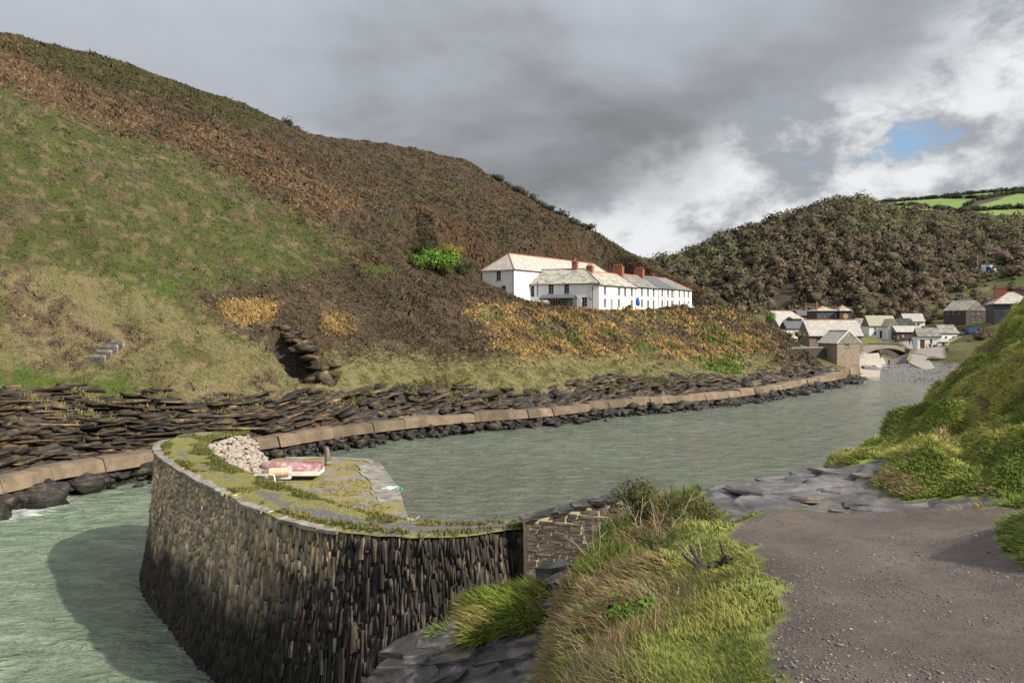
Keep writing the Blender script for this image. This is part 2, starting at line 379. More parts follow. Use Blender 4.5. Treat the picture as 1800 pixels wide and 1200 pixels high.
# colour zones of the hill (linear base colours of the plants that grow there)
GREEN, TAN, HEATH, RUST, BRACK, PALE, BRIGHT, OLIVE = [np.array(c) for c in ((.092, .100, .030), (.24, .19, .095), (.100, .074, .044), (.155, .100, .055), (.345, .225, .085), (.23, .205, .088), (.13, .18, .035), (.12, .108, .04))]
def hill_zone(p):
    px, py = proj(p); n = len(px)
    wx = fbm(p * .07, 3, 71) * 26 + fbm(p * .5, 2, 75) * 10 + rng.normal(0, 17, n); wy = fbm(p * .07 + 9, 3, 73) * 14 + fbm(p * .5 + 4, 2, 77) * 7 + rng.normal(0, 10, n)
    px = px + wx; py = py + wy
    f1 = fbm(p * .35, 3, 81); f2 = fbm(p * 1.3, 2, 83); f3 = fbm(p * .12, 3, 85)
    col = np.tile(HEATH, (n, 1)); kind = np.ones(n, int)
    def put(m, c, k):
        col[m] = c if np.ndim(c) == 1 else c[m]; kind[m] = k
    put(f3 > .28, RUST * .75, 1); put((f1 > .45) & (f3 < 0), OLIVE * .7, 1)
    # crest of the far slope: greener turf
    put((px < 480) & (py < 95 + px * .29), OLIVE * .65, 1)
    put(inpoly(px, py, [(-900, -400), (0, 80), (140, 150), (260, 200), (250, 240), (120, 190), (0, 150), (-900, -250)]), RUST, 2)
    put(inpoly(px, py, [(330, 225), (520, 300), (640, 370), (560, 400), (420, 310), (300, 250)]) & (f1 > -.35), RUST * 1.1, 2)
    gz = inpoly(px, py, [(-900, -260), (0, 150), (150, 200), (330, 270), (470, 350), (590, 410), (640, 470), (560, 490), (330, 505), (0, 490), (-900, 480)])
    put(gz, GREEN, 0); put(gz & (f2 > .38), TAN * .8, 0); put(gz & (f1 < -.55), TAN * .55, 0); put(gz & (f1 > .62), GREEN * 1.25, 0)
    tz = inpoly(px, py, [(-900, 470), (0, 480), (200, 495), (340, 500), (400, 560), (470, 620), (560, 670), (480, 720), (0, 740), (-900, 800)])
    put(tz, PALE * .85, 0); put(tz & (f1 > .25), OLIVE * 1.1, 0); put(tz & (f2 < -.35), TAN, 0); put(tz & (f3 > .5) & (f2 > 0), HEATH * 1.6, 1)
    put(inpoly(px, py, [(0, 640), (120, 655), (240, 650), (250, 690), (150, 720), (0, 700)]), BRIGHT * .75, 0)
    put(inpoly(px, py, [(200, 480), (330, 490), (350, 545), (280, 520)]), BRIGHT * .7, 0)
    dz_ = inpoly(px, py, [(350, 510), (480, 490), (640, 480), (760, 470), (905, 525), (835, 548), (905, 625), (870, 640), (620, 640), (560, 600), (480, 560), (400, 540)])
    put(dz_, HEATH, 1); put(dz_ & (f1 > .4), HEATH * 1.35, 1)
    bz = inpoly(px, py, [(830, 545), (930, 530), (1050, 545), (1240, 548), (1310, 530), (1345, 560), (1380, 620), (1375, 640), (1100, 650), (925, 640)])
    put(bz, BRACK, 2); put(bz & (f1 > .45), OLIVE * 1.6, 2); put(bz & (f1 < -.35), RUST * 1.3, 2); put(bz & (f3 > .35) & (f2 > -.2), BRIGHT * .7, 1)
    put(bz & (f3 < -.5), HEATH * 1.7, 1)
    put(inpoly(px, py, [(1240, 500), (1310, 520), (1400, 590), (1400, 650), (1375, 630), (1310, 560)]) & (f1 > -.2), HEATH * 1.4, 1)
    # pale grass fringe along the top of the rocks
    put(inpoly(px, py, [(540, 628), (900, 622), (1380, 625), (1380, 690), (500, 720)]), PALE, 0)
    put(inpoly(px, py, [(540, 628), (900, 622), (1380, 625), (1380, 690), (500, 720)]) & (f2 > .2), OLIVE * 1.3, 0)
    for poly, c, k in (([(395, 528), (480, 524), (482, 560), (430, 575), (400, 550)], BRACK * .9, 2), ([(565, 553), (600, 556), (618, 590), (590, 590), (570, 575)], BRACK * .8, 2),
                       ([(640, 470), (700, 472), (690, 492), (650, 488)], BRIGHT * .6, 0), ([(1250, 632), (1300, 632), (1310, 655), (1250, 655)], BRIGHT, 2)):
        put(inpoly(px - wx * .6, py - wy * .6, poly), c, k)
    return col, kind

def build_hill():
    us = np.arange(0, 236, .48); vs = np.r_[np.arange(-5, 13, .2), 13 + np.cumsum(np.linspace(.3, 2.6, 140))]
    uu, vv = [a.ravel() for a in np.meshgrid(us, vs, indexing='ij')]
    p, rk = hill_xyz(uu, vv)
    col, kind = hill_zone(p); col = col * .7
    f = vnoise(p * .6, 91)[:, None]
    px, py = proj(p)
    rock = np.where(f > .45, (.14, .12, .055), np.where(f < -.3, (.035, .032, .03), (.075, .065, .058)))
    rust = inpoly(px, py, [(490, 705), (570, 700), (600, 745), (590, 765), (500, 760)])
    rock = np.where(rust[:, None], np.array((.12, .058, .034)) * (1 + f * .6), rock)
    rock = np.where((p[:, 2] < .9)[:, None], np.array((.022, .021, .019)), rock)
    col = np.where(rk[:, None], rock, col)
    nu, nv = len(us), len(vs); fa = grid_faces(nu, nv)
    o = obj_np('hillside', p, fa, M_GROUND, cols=col)
    tag(o, kind='structure')
    rkf = rk[fa].sum(1) >= 3
    o.data.materials.append(M_ROCK); mi = np.where(rkf, 1, 0).astype(np.int32)
    # rock faces keep their strata material; rust streaks stay in the vertex colours
    o.data.materials.append(rock_material('rust stained slate', (.075, .040, .026), (.24, .10, .05), (.05, .038, .03), bump=.1)); mi[rust[fa].any(1) & rkf] = 2; o.data.polygons.foreach_set('material_index', mi)
    return p, fa, rk, col
HILL_P, HILL_F, HILL_RK, _ = build_hill()

# ------------------------------------------------------------------ sampling and plants
def face_data(p, fa):
    a, b, c, d = [p[fa[:, i]] for i in range(4)]
    nrm = np.cross(c - a, d - b); ar = np.linalg.norm(nrm, axis=1) * .5; nrm = nrm / np.maximum(ar[:, None] * 2, 1e-9)
    nrm *= np.sign(nrm[:, 2:3] + 1e-9); return (a + b + c + d) / 4, nrm, ar
def sample(p, fa, n, mask=None, nearpow=1.6, margin=400, Rm=1.0, eye=(0, 0, CH)):
    """n points on a quad sheet, denser near the viewpoint side of the place"""
    c, nrm, ar = face_data(p, fa); px, py = proj(c)
    dist = np.linalg.norm(c - np.array(eye), axis=1)
    w = ar / np.maximum(dist, 2) ** nearpow
    w[(px < -margin) | (px > 1800 + margin) | (c[:, 1] < .5)] *= .02
    view = (np.array(eye) - c) / dist[:, None]; w *= np.clip((nrm * view).sum(1) + .12, .03, 1)
    if mask is not None: w = w * mask
    idx = rng.choice(len(w), n, p=w / w.sum())
    r, s = rng.random((2, n, 1)); a, b, cc, d = [p[fa[idx, i]] for i in range(4)]
    return (a * (1 - r) + b * r) * (1 - s) + (d * (1 - r) + cc * r) * s, nrm[idx]
def rot_tangent(nrm):
    n = len(nrm); r = rng.normal(size=(n, 3)); t = r - (r * nrm).sum(1, keepdims=True) * nrm
    return t / np.maximum(np.linalg.norm(t, axis=1, keepdims=True), 1e-6)
def tri_tufts(p, nrm, col, size, k=6, up=.8, spread=.5, width=.16, lean=(0, 0, 0), jitter=.25, tall=1.0):
    """k flat leaves per tuft; each leaf one triangle"""
    n = len(p); P_ = np.repeat(p, k, 0); N_ = np.repeat(nrm, k, 0); S = np.repeat(size, k)[:, None] * rng.uniform(.6, 1.25, (n * k, 1)); C = np.repeat(col, k, 0)
    t = rot_tangent(N_); t2 = rot_tangent(N_)
    base = P_ + t * S * spread * rng.random((n * k, 1)) - N_ * S * .06
    upv = N_ * .5 + np.array((0, 0, .5))
    tip = base + upv * S * up * tall * rng.uniform(.5, 1.1, (n * k, 1)) + t * S * .45 * rng.random((n * k, 1)) + np.array(lean) * S
    side = np.cross(tip - base, t2); side /= np.maximum(np.linalg.norm(side, axis=1, keepdims=True), 1e-6); side *= S * width
    V = np.stack([base - side, base + side, tip], 1).reshape(-1, 3)
    c = C * rng.uniform(1 - jitter, 1 + jitter, (n * k, 1)); c = np.stack([c * .85, c * .85, c * 1.1], 1).reshape(-1, 3)
    nn = np.repeat(N_ * .75 + t * .5, 3, 0); nn /= np.linalg.norm(nn, axis=1, keepdims=True)
    return V, np.arange(len(V)).reshape(-1, 3), c, nn
def blades(p, nrm, col, length, width, lean, curl=.5, jitter=.2, tipcol=None, flop=.35):
    """bent grass blades: five points, three faces as tris"""
    n = len(p); L = length[:, None]; W = width[:, None]
    t = rot_tangent(nrm); ln = lean + t * flop
    d0 = nrm * .5 + np.array((0, 0, .5)) + ln * .35; d0 /= np.linalg.norm(d0, axis=1, keepdims=True)
    d1 = d0 * (1 - curl) + ln * 1.1 * curl + t * .1; d1 /= np.maximum(np.linalg.norm(d1, axis=1, keepdims=True), 1e-6)
    side = np.cross(d0 + .01, t); side /= np.maximum(np.linalg.norm(side, axis=1, keepdims=True), 1e-6)
    b = p - nrm * L * .05; m = b + d0 * L * .5; e = m + d1 * L * .55
    V = np.stack([b - side * W, b + side * W, m - side * W * .8, m + side * W * .8, e], 1).reshape(-1, 3)
    i = np.arange(n)[:, None] * 5; Fa = np.concatenate([i + [0, 1, 3], i + [0, 3, 2], i + [2, 3, 4]], 0)
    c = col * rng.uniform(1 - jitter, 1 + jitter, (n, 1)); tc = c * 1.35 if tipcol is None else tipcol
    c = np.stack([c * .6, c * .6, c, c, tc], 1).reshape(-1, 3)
    nn = nrm * .8 + t * .35 + ln * .2; nn /= np.linalg.norm(nn, axis=1, keepdims=True); nn = np.repeat(nn, 5, 0)
    return V, Fa, c, nn
def merge(parts):
    o = 0; Vs, Fs, Cs, Ns = [], [], [], []
    for V, Fa, c, nn in parts: Vs.append(V); Fs.append(Fa + o); Cs.append(c); Ns.append(nn); o += len(V)
    return np.concatenate(Vs), np.concatenate(Fs), np.concatenate(Cs), np.concatenate(Ns)
def stuff(name, parts, mat, label=None, cat=None, parent=None):
    V, Fa, c, nn = merge(parts); o = obj_np(name, V, Fa, mat, parent, c, nn)
    return tag(o, label, cat, kind='stuff')

def plant_hill():
    c, nrm, ar = face_data(HILL_P, HILL_F)
    rk = HILL_RK[HILL_F].any(1)
    base = (c[:, 2] > 2.2) & ~rk
    # keep the terrace bench clear
    rx, ry = c[:, 0] - TER_A[0], c[:, 1] - TER_A[1]; a = rx * TER_D[0] + ry * TER_D[1]; b = rx * TER_N[0] + ry * TER_N[1]
    bench = (a > -1) & (a < 43) & (b > -1.6) & (b < 17)
    mask = (base & ~bench).astype(float)
    p, n = sample(HILL_P, HILL_F, 165000, mask, nearpow=1.6)
    col, kind = hill_zone(p); dist = np.linalg.norm(p, axis=1)
    fv = 1 + .45 * fbm(p * .5, 3, 101)[:, None]; col = col * np.clip(fv, .45, 1.7)
    sz = np.where(kind == 0, .26, np.where(kind == 1, .32, .40)) * np.clip(dist / 90, .75, 1.6) * rng.uniform(.6, 1.4, len(p))
    names = ('hill_grass', 'heather_and_gorse', 'bracken')
    labels = ('green and straw coloured grass tussocks on the open hillside', 'dark brown heather scrub covering the upper hillside', 'orange and rust bracken banks below the white terrace')
    for k in range(3):
        m = kind == k
        pr = dict(k=4, up=.5, spread=.95, width=.18) if k == 0 else dict(k=4, up=.4, spread=1.05, width=.27) if k == 1 else dict(k=4, up=.7, spread=.85, width=.24)
        cj = col[m] * np.where(rng.random((m.sum(), 1)) < .12, 1.6, 1.0)
        stuff(names[k], [tri_tufts(p[m], n[m], cj, sz[m], lean=(-.25, .05, -.05), jitter=.24, **pr)], M_VEG, labels[k], ('grass', 'heather', 'bracken')[k])
    # ragged shrubs that break the skyline and the slope
    p, n = sample(HILL_P, HILL_F, 15000, mask, nearpow=1.15)
    col, kind = hill_zone(p); m = (kind > 0) | (rng.random(len(p)) < .45); p, n, col, kind = p[m], n[m], col[m], kind[m]
    sz = np.exp(rng.normal(-.45, .35, len(p))) * np.clip(np.linalg.norm(p, axis=1) / 120, .5, 1.25) * np.where(kind == 0, .6, 1)
    stuff('low_scrub', [tri_tufts(p, n, col * np.exp(rng.normal(0, .24, (len(p), 1))), sz, k=13, up=.5, spread=1.0, width=.15, jitter=.28)], M_VEG, 'low rounded scrub and tussocks dotted over the hillside', 'scrub')
    # lichen and grass tufts clinging to the rock band
    rm = HILL_RK[HILL_F].all(1) & (c[:, 2] > 2.4) & (np.abs(nrm[:, 2]) > .6)
    p, n = sample(HILL_P, HILL_F, 15000, rm.astype(float), nearpow=1.1)
    keep = fbm(p * .5, 3, 111) + (p[:, 2] - np.where(p[:, 1] > 72, 2.6, 3.5)) * .35 > .05; p[:, 2] += .12; p, n = p[keep], n[keep]
    col = np.where(rng.random((len(p), 1)) < .4, OLIVE * 1.5, PALE)
    stuff('rock_turf', [tri_tufts(p, n, col, rng.uniform(.15, .45, len(p)), k=7, up=.5, spread=1.0, width=.16)], M_VEG, 'tufts of yellow green turf clinging to the dark shore rock', 'grass')
plant_hill()
# ------------------------------------------------------------------ valley floor, beach and the village ground (thin plate spline through surveyed spots)
def tps(pts, reg=.02):
    pts = np.asarray(pts, float); xy, z = pts[:, :2], pts[:, 2]; n = len(z)
    def U(d2): return d2 * np.log(np.maximum(d2, 1e-9))
    d2 = ((xy[:, None] - xy[None]) ** 2).sum(-1); A = np.zeros((n + 3, n + 3)); A[:n, :n] = U(d2) + np.eye(n) * reg * 100
    A[:n, n] = 1; A[:n, n + 1:] = xy; A[n, :n] = 1; A[n + 1:, :n] = xy.T
    w = np.linalg.solve(A, np.r_[z, 0, 0, 0])
    def f(x, y):
        q = np.stack([np.ravel(x), np.ravel(y)], 1); out = np.empty(len(q))
        for i in range(0, len(q), 20000):
            c = q[i:i + 20000]; out[i:i + 20000] = U(((c[:, None] - xy[None]) ** 2).sum(-1)) @ w[:n] + w[n] + c @ w[n + 1:]
        return out
    return f
VAL = [tuple(P(*c)) for c in [(1380, 700, 112), (1480, 673, 137), (1640, 671, 137), (1500, 656, 149), (1600, 650, 155), (1660, 646, 158), (1560, 640, 165), (1560, 631, 178), (1560, 622, 195), (1480, 640, 148), (1520, 640, 151), (1530, 622, 169), (1520, 600, 186), (1545, 594, 200), (1600, 598, 200), (1640, 611, 185), (1655, 620, 172), (1580, 618, 185), (1620, 612, 181), (1695, 566, 215), (1640, 572, 215), (1690, 600, 190), (1765, 560, 200), (1742, 479, 265), (1690, 492, 260), (1610, 545, 232), (1560, 562, 235), (1440, 575, 215), (1400, 587, 192), (1425, 608, 165), (1410, 606, 158), (1470, 572, 235), (1510, 575, 232), (1850, 520, 220), (1850, 440, 275), (1950, 480, 210), (1400, 560, 262), (1500, 562, 275), (1600, 530, 275), (1700, 478, 295), (2000, 380, 285), (1760, 640, 150), (1850, 640, 140), (1300, 545, 262), (1540, 585, 215)]]
valley_z = tps(VAL)
def river_line(y): return np.interp(y, [130, 150, 165, 180, 200, 240], [78, 77, 77.5, 86, 93, 104])
def build_valley():
    xs = np.arange(44, 190, 1.0); ys = np.arange(108, 300, 1.0)
    xx, yy = [a.ravel() for a in np.meshgrid(xs, ys, indexing='ij')]; z = valley_z(xx, yy)
    q = np.stack([xx, yy, z], 1); z = z + fbm(q * .4, 3, 5) * .07
    z = z - 1.3 * np.exp(-((xx - river_line(yy)) / 4.0) ** 2) * ss(160, 176, yy)            # river bed
    z = np.where(yy < 136, np.minimum(z, -.5 - (136 - yy) * .05), z)
    q = np.stack([xx, yy, z], 1); px, py = proj(q); n = fbm(q * .3, 3, 7)
    col = np.tile((.10, .095, .035), (len(xx), 1)) * (1 + .5 * n[:, None])
    beach = (z < 2.0) | ((yy < 182) & (np.abs(xx - river_line(yy)) < 6)); col[beach] = (.155, .150, .138)
    pav = (z > 1.9) & inpoly(px, py, [(1480, 650), (1500, 636), (1525, 615), (1545, 625), (1560, 640), (1545, 662), (1490, 664)]); col[pav] = (.42, .37, .31)
    road = inpoly(px, py, [(1545, 592), (1610, 596), (1660, 612), (1660, 632), (1610, 622), (1590, 604), (1545, 600)]); col[road] = (.33, .28, .25)
    fld = (py < 500) & (px > 1600); col[fld] = (.07, .10, .025)
    o = obj_np('village_ground', q, grid_faces(len(xs), len(ys)), M_GROUND, cols=col); tag(o, kind='structure')
build_valley()

# ------------------------------------------------------------------ wooded hill and fields beyond the village
SKY = [(900, 500), (1100, 470), (1180, 455), (1200, 448), (1260, 422), (1300, 407), (1400, 374), (1480, 352), (1510, 349), (1540, 362), (1600, 372), (1700, 383), (1800, 388), (1900, 385), (2200, 380)]
SKY2 = [(900, 520), (1100, 480), (1180, 460), (1300, 430), (1400, 395), (1480, 362), (1520, 356), (1560, 352), (1640, 346), (1700, 338), (1800, 330), (1900, 326), (2200, 322)]
def far_z(a, Y):
    """height of the far hill seen along bearing column a (photo column) at distance Y"""
    b = np.interp(a, *zip(*SKY)); t = np.interp(a, *zip(*SKY2))
    zb = CH + (HZ - b) / F * 480 - 6; zt = CH + (HZ - t) / F * 760 - 2
    z0 = np.interp(a, [900, 1300, 1500, 1650, 1800, 2200], [4, 4, 5, 8, 12, 18])
    k = np.clip((Y - 235) / 245, 0, 1)
    z = z0 + (zb - z0) * (1 - (1 - k) ** 1.35)
    k2 = np.clip((Y - 480) / 280, 0, 1)
    return np.where(Y > 480, zb + (zt - zb) * k2 - np.maximum(Y - 760, 0) * .2, z)
def fields(a, b):
    return inpoly(a, b, [(1535, 366), (1560, 356), (1640, 348), (1722, 349), (1700, 360), (1690, 372), (1640, 371)]) | inpoly(a, b, [(1650, 342), (1700, 338), (1790, 334), (1788, 338), (1700, 345)]) | inpoly(a, b, [(1725, 359), (1790, 341), (1830, 340), (1830, 366), (1790, 366), (1720, 368)]) | inpoly(a, b, [(1690, 378), (1740, 370), (1840, 368), (1840, 392), (1760, 384)])
def build_far():
    aa = np.arange(900, 2205, 9.); Ys = np.r_[np.arange(235, 500, 6.), np.arange(500, 900, 10.)]
    A, Y = [q.ravel() for q in np.meshgrid(aa, Ys, indexing='ij')]; z = far_z(A, Y); x = (A - 900) / F * Y
    q = np.stack([x, Y, z], 1); px, py = proj(q); n = fbm(q * .02, 3, 13)[:, None]
    col = np.tile((.055, .045, .028), (len(x), 1)) * (1 + .3 * n)
    col = np.where(fields(px, py)[:, None], np.array((.15, .215, .055)) * (1 + .18 * n), col)
    tag(obj_np('far_hill', q, grid_faces(len(aa), len(Ys)), M_GROUND, cols=col, smooth=True), kind='structure')
    # the ridge closing the gap behind the terrace hill
    xs = np.linspace(-100, 420, 60); ys = np.linspace(800, 1150, 12); xx, yy = [q.ravel() for q in np.meshgrid(xs, ys, indexing='ij')]
    zz = 12 + 76 * ss(800, 960, yy) * (1 + .06 * np.sin(xx * .02)); q = np.stack([xx, yy, zz], 1)
    tag(obj_np('distant_ridge', q, grid_faces(60, 12), M_GROUND, cols=np.tile((.07, .09, .035), (len(xx), 1)), smooth=True), kind='structure')
    # land under everything out to the horizon
    s = 5000.; V = [(-s, -s, -3), (s, -s, -3), (s, s, -3), (-s, s, -3)]
    tag(obj_np('terrain', np.array(V), np.array([[0, 1, 2, 3]]), M_GROUND, cols=np.tile((.05, .06, .03), (4, 1))), kind='structure')
build_far()
_ico = None
def ico(level=1):
    bm = bmesh.new(); bmesh.ops.create_icosphere(bm, subdivisions=level, radius=1)
    v = np.array([q.co[:] for q in bm.verts]); f = np.array([[w.index for w in q.verts] for q in bm.faces]); bm.free(); return v, f
IV1, IF1 = ico(1); IV2, IF2 = ico(2)
def crowns(pos, rad, col, leaves=110, leaf=.10, squash=.75, hull=True, jitter=.3, lean=(0, 0, 0)):
    """leafy or twiggy crowns: a dark inner mass and many small leaf faces round it"""
    parts = []; n = len(pos)
    if hull:
        v = IV1[None] * (1 + .22 * rng.normal(size=(n, len(IV1), 1))) * rad[:, None, None] * .56; v[:, :, 2] *= squash; v = v + pos[:, None]
        f = IF1[None] + (np.arange(n) * len(IV1))[:, None, None]; nn = np.tile(IV1, (n, 1))
        parts.append((v.reshape(-1, 3), f.reshape(-1, 3), np.repeat(col * .9, len(IV1), 0), nn))
    d = rng.normal(size=(n, leaves, 3)); d /= np.linalg.norm(d, axis=2, keepdims=True); d[:, :, 2] = np.where(d[:, :, 2] < -.35, -d[:, :, 2], d[:, :, 2])
    # clumps: pull directions to a few lobe centres
    lob = rng.normal(size=(n, 7, 3)); lob /= np.linalg.norm(lob, axis=2, keepdims=True); pick = rng.integers(0, 7, (n, leaves)); L = np.take_along_axis(lob, pick[:, :, None].repeat(3, 2), 1)
    d2 = d * .75 + L * .55; r = rng.uniform(.62, 1.0, (n, leaves, 1))
    c = d2 * r * rad[:, None, None]; c[:, :, 2] *= squash; c = c + np.array(lean) * rad[:, None, None] * d2[:, :, 2:3]; c = (c + pos[:, None]).reshape(-1, 3)
    dn = d.reshape(-1, 3); t = rot_tangent(dn); b = np.cross(dn, t); sz = (np.repeat(rad, leaves) * leaf * rng.uniform(.5, 1.5, n * leaves))[:, None]
    tilt = dn * rng.uniform(-.6, .8, (len(dn), 1))
    V = np.stack([c - t * sz, c + b * sz * .7 + tilt * sz, c + t * sz, c - b * sz * .7 + tilt * sz * .4], 1).reshape(-1, 3)
    i = np.arange(n * leaves)[:, None] * 4; Fa = np.concatenate([i + [0, 1, 2], i + [0, 2, 3]], 0)
    cc = np.repeat(col, leaves, 0) * rng.uniform(1 - jitter, 1 + jitter, (n * leaves, 1)); cc = np.repeat(cc, 4, 0)
    parts.append((V, Fa, cc, np.repeat(dn, 4, 0))); return merge(parts)
def plant_wood():
    pos, rad = [], []
    N = 2600; A = rng.uniform(1100, 2000, N * 3); Y = rng.uniform(238, 520, N * 3); z = far_z(A, Y); x = (A - 900) / F * Y
    px, py = 900 + x / Y * F, HZ - (z - CH) / Y * F
    ok = ~fields(px, py) & ~((Y > 470) & (A > 1535)) & (rng.random(len(A)) < Y / 500); ok &= ~((px > 1640) & (Y < 272)); ok &= ~((px < 1180) & (Y < 300))
    A, Y, z, x = A[ok][:N], Y[ok][:N], z[ok][:N], x[ok][:N]
    r = np.clip(np.exp(rng.normal(1.2, .28, len(x))), 1.8, 5.6) * np.interp(Y, [238, 500], [.9, 1.15])
    pos = np.stack([x, Y, z + r * .75], 1); n = fbm(pos * .03, 3, 19)
    col = np.where((n > .3)[:, None], np.array((.098, .096, .048)), np.where((n < -.3)[:, None], np.array((.108, .086, .055)), np.array((.102, .087, .052))))
    col = col * rng.uniform(.8, 1.2, (len(x), 1))
    stuff('woodland', [crowns(pos, r, col, 76, .14, .9)], M_TWIG, 'brown leafless woodland covering the far hillside', 'woodland')
    # hedges between the fields: lines of small crowns
    hp = []
    for line in ([(1535, 362), (1600, 362), (1690, 374), (1720, 368)], [(1690, 374), (1700, 362), (1722, 352), (1790, 338)], [(1640, 349), (1700, 349), (1722, 349), (1790, 340), (1850, 336)], [(1720, 370), (1790, 367), (1850, 366)], [(1500, 352), (1560, 354), (1600, 350), (1650, 341), (1740, 335), (1850, 331)], [(1600, 386), (1690, 382), (1760, 386), (1850, 394)], [(1770, 331), (1800, 328), (1850, 325)]):
        l = np.array(line, float); s = arclen(l)
        for d in np.arange(0, s[-1], 4.5):
            a = np.interp(d, s, l[:, 0]); b = np.interp(d, s, l[:, 1]); Ys = np.linspace(420, 800, 90); zz = far_z(np.full(90, a), Ys)
            j = np.argmin(np.abs(HZ - (zz - CH) / Ys * F - b)); hp.append(((a - 900) / F * Ys[j], Ys[j], zz[j]))
    hp = np.array(hp); r = rng.uniform(2.0, 3.6, len(hp)); hp[:, 2] += r * .4
    stuff('field_hedges', [crowns(hp, r, np.tile((.045, .05, .026), (len(hp), 1)), 60, .2, .75)], M_TWIG, 'dark hedgerows dividing the green fields on the hilltop', 'hedge')
plant_wood()

# ------------------------------------------------------------------ harbour water
def water_material():
    m = MT('harbour water', .12, .5); m.b.inputs['IOR'].default_value = 1.33
    p = m.co('Position'); n1 = m.noise(m.map(p, (.55, 1.2, 1), (0, 0, .5)), 1.0, 5, .6, .3); n2 = m.noise(m.map(p, (1.6, 3.2, 1), (0, 0, .3)), 1.6, 4, .6, .4)
    foamn = m.noise(m.map(p, (.5, 2.2, 1), (0, 0, -.35)), 1.3, 9, .68, 1.2)
    at = m.n.new('ShaderNodeAttribute'); at.attribute_name = 'Col'
    fo = m.attr('foam', 'Fac')
    f = m.rng(m.math('ADD', foamn, fo), 1.0, 1.16)
    c = m.mix(m.rng(n1, .35, .7), m.mix(.8, at.outputs['Color'], (.72, .72, .72), 'MULTIPLY'), m.mix(1, at.outputs['Color'], (1.2, 1.2, 1.2), 'MULTIPLY'))
    m.color(m.mix(f, c, (.62, .64, .60)))
    m.rough(m.math('ADD', m.math('MULTIPLY', f, .5), .10)); m.bump(n2, .9, .22); m.bump(n1, .9, .7); return m.m
M_WATER = water_material()
def build_water():
    xs = np.arange(-44, 84, .6); ys = np.arange(8, 150, .6); xx, yy = [a.ravel() for a in np.meshgrid(xs, ys, indexing='ij')]
    q = pts2(xx, yy, 1.0); z = fbm(pts2(xx * .5 + yy * .3, yy * .9 - xx * .3, .6), 3, 23) * .075
    q[:, 2] = z
    # distance to the far shore
    sd = np.full(len(xx), 99.)
    for s in SHC[::4]: sd = np.minimum(sd, np.hypot(xx - s[0], yy - s[1]))
    side = np.ones(len(xx))
    left = 1 - ss(-21, -8, xx - (yy - 30) * -.35 + 0) ; left = left * (1 - ss(40, 62, yy))
    base = np.array((.138, .155, .115)); lc = np.array((.23, .31, .205)); bc = np.array((.18, .178, .14))
    far = ss(95, 140, yy)[:, None] * ss(25, 60, xx)[:, None]
    col = base + (lc - base) * left[:, None] * .8 + (bc - base) * far * .8
    n = fbm(q * .06, 3, 29)[:, None]; col = col * (1 + .16 * n)
    foam = .37 * (1 - ss(2.0, 5.0, sd)) * (.55 + .45 * vnoise(q * .12, 33)) + left * (.40 + .17 * vnoise(q * .1, 35)) * ss(25, 33, yy)
    foam = foam + .34 * np.exp(-((yy - 139 - 1.5 * np.sin(xx * .3)) / 2.2) ** 2) * (xx > 30)
    me = mesh_np('water', q, grid_faces(len(xs), len(ys)), cols=col)
    a = me.attributes.new('foam', 'FLOAT', 'POINT'); a.data.foreach_set('value', foam.astype(np.float32))
    me.polygons.foreach_set('use_smooth', np.ones(len(me.polygons), bool)); me.materials.append(M_WATER)
    tag(link(bpy.data.objects.new('water', me)), kind='structure')
    s = 4000.; V = np.array([(-s, -s, -.16), (84, -s, -.16), (84, 150, -.16), (-s, 900, -.16)])
    me = mesh_np('sea', V, np.array([[0, 1, 2, 3]]), cols=np.tile(base, (4, 1))); a = me.attributes.new('foam', 'FLOAT', 'POINT'); me.materials.append(M_WATER)
    tag(link(bpy.data.objects.new('sea', me)), kind='structure')
build_water()

# ------------------------------------------------------------------ concrete path along the far shore, one slab after another
def concrete(name, c, stain):
    m = MT(name, .85, .25); p = m.co('Position'); a = m.noise(p, .7, 6, .65); b = m.noise(m.map(p, (3, 3, .6)), 1.2, 4, .6); d = m.noise(p, 14, 3, .6)
    col = m.mix(m.rng(a, .38, .68), tuple(x * .72 for x in c), tuple(x * 1.2 for x in c)); col = m.mix(m.rng(b, .6, .72), col, stain)
    col = m.mix(.5, col, m.mix(m.rand(), (.45, .43, .41), (1.5, 1.46, 1.4)), 'MULTIPLY'); col = m.mix(.35, col, m.mix(d, (.5, .5, .5), (1.5, 1.5, 1.5)), 'MULTIPLY')
    m.color(col); m.bump(d, .5, .02); m.bump(a, .5, .06); return m.m
M_CONC = concrete('weathered concrete', (.175, .132, .088), (.10, .066, .044))
def build_path():
    root = empty('shore_path', (0, 0, 0), label='long tan concrete path along the foot of the rocky far shore', cat='path')
    u = 20.0; i = 0
    while u < 186:
        l = 1.4 + 3.4 * random.random(); dz = random.uniform(-.09, .1); w = .85; V = []; k = 5; do = random.uniform(-.13, .13)
        for s in np.linspace(u + .02, u + l - .02, k):
            (x, y), (x2, y2) = [tuple(map(float, shore(t))) for t in (s - .2, s + .2)]; d = np.array((x2 - x, y2 - y)); d /= np.linalg.norm(d); nn = np.array((-d[1], d[0])); c = np.array((x, y))
            zt = 1.65 + dz + max(0, (s - 160) / 27) * .9
            for o, z in ((-.45 + do, .85), (-.22 + do, zt - .2), (-.12 + do, zt - .04), (.05 + do, zt), (w, zt + .02), (w + .1, .8)):
                q = c + nn * o; V.append((q[0], q[1], z))
        Fa = [(a * 6 + b, (a + 1) * 6 + b, (a + 1) * 6 + b + 1, a * 6 + b + 1) for a in range(k - 1) for b in range(5)] + [tuple(range(6)), tuple(range((k - 1) * 6, k * 6))[::-1]]
        MB().add(V, Fa).build('path_slab', M_CONC, root, fix=True); u += l; i += 1
build_path()
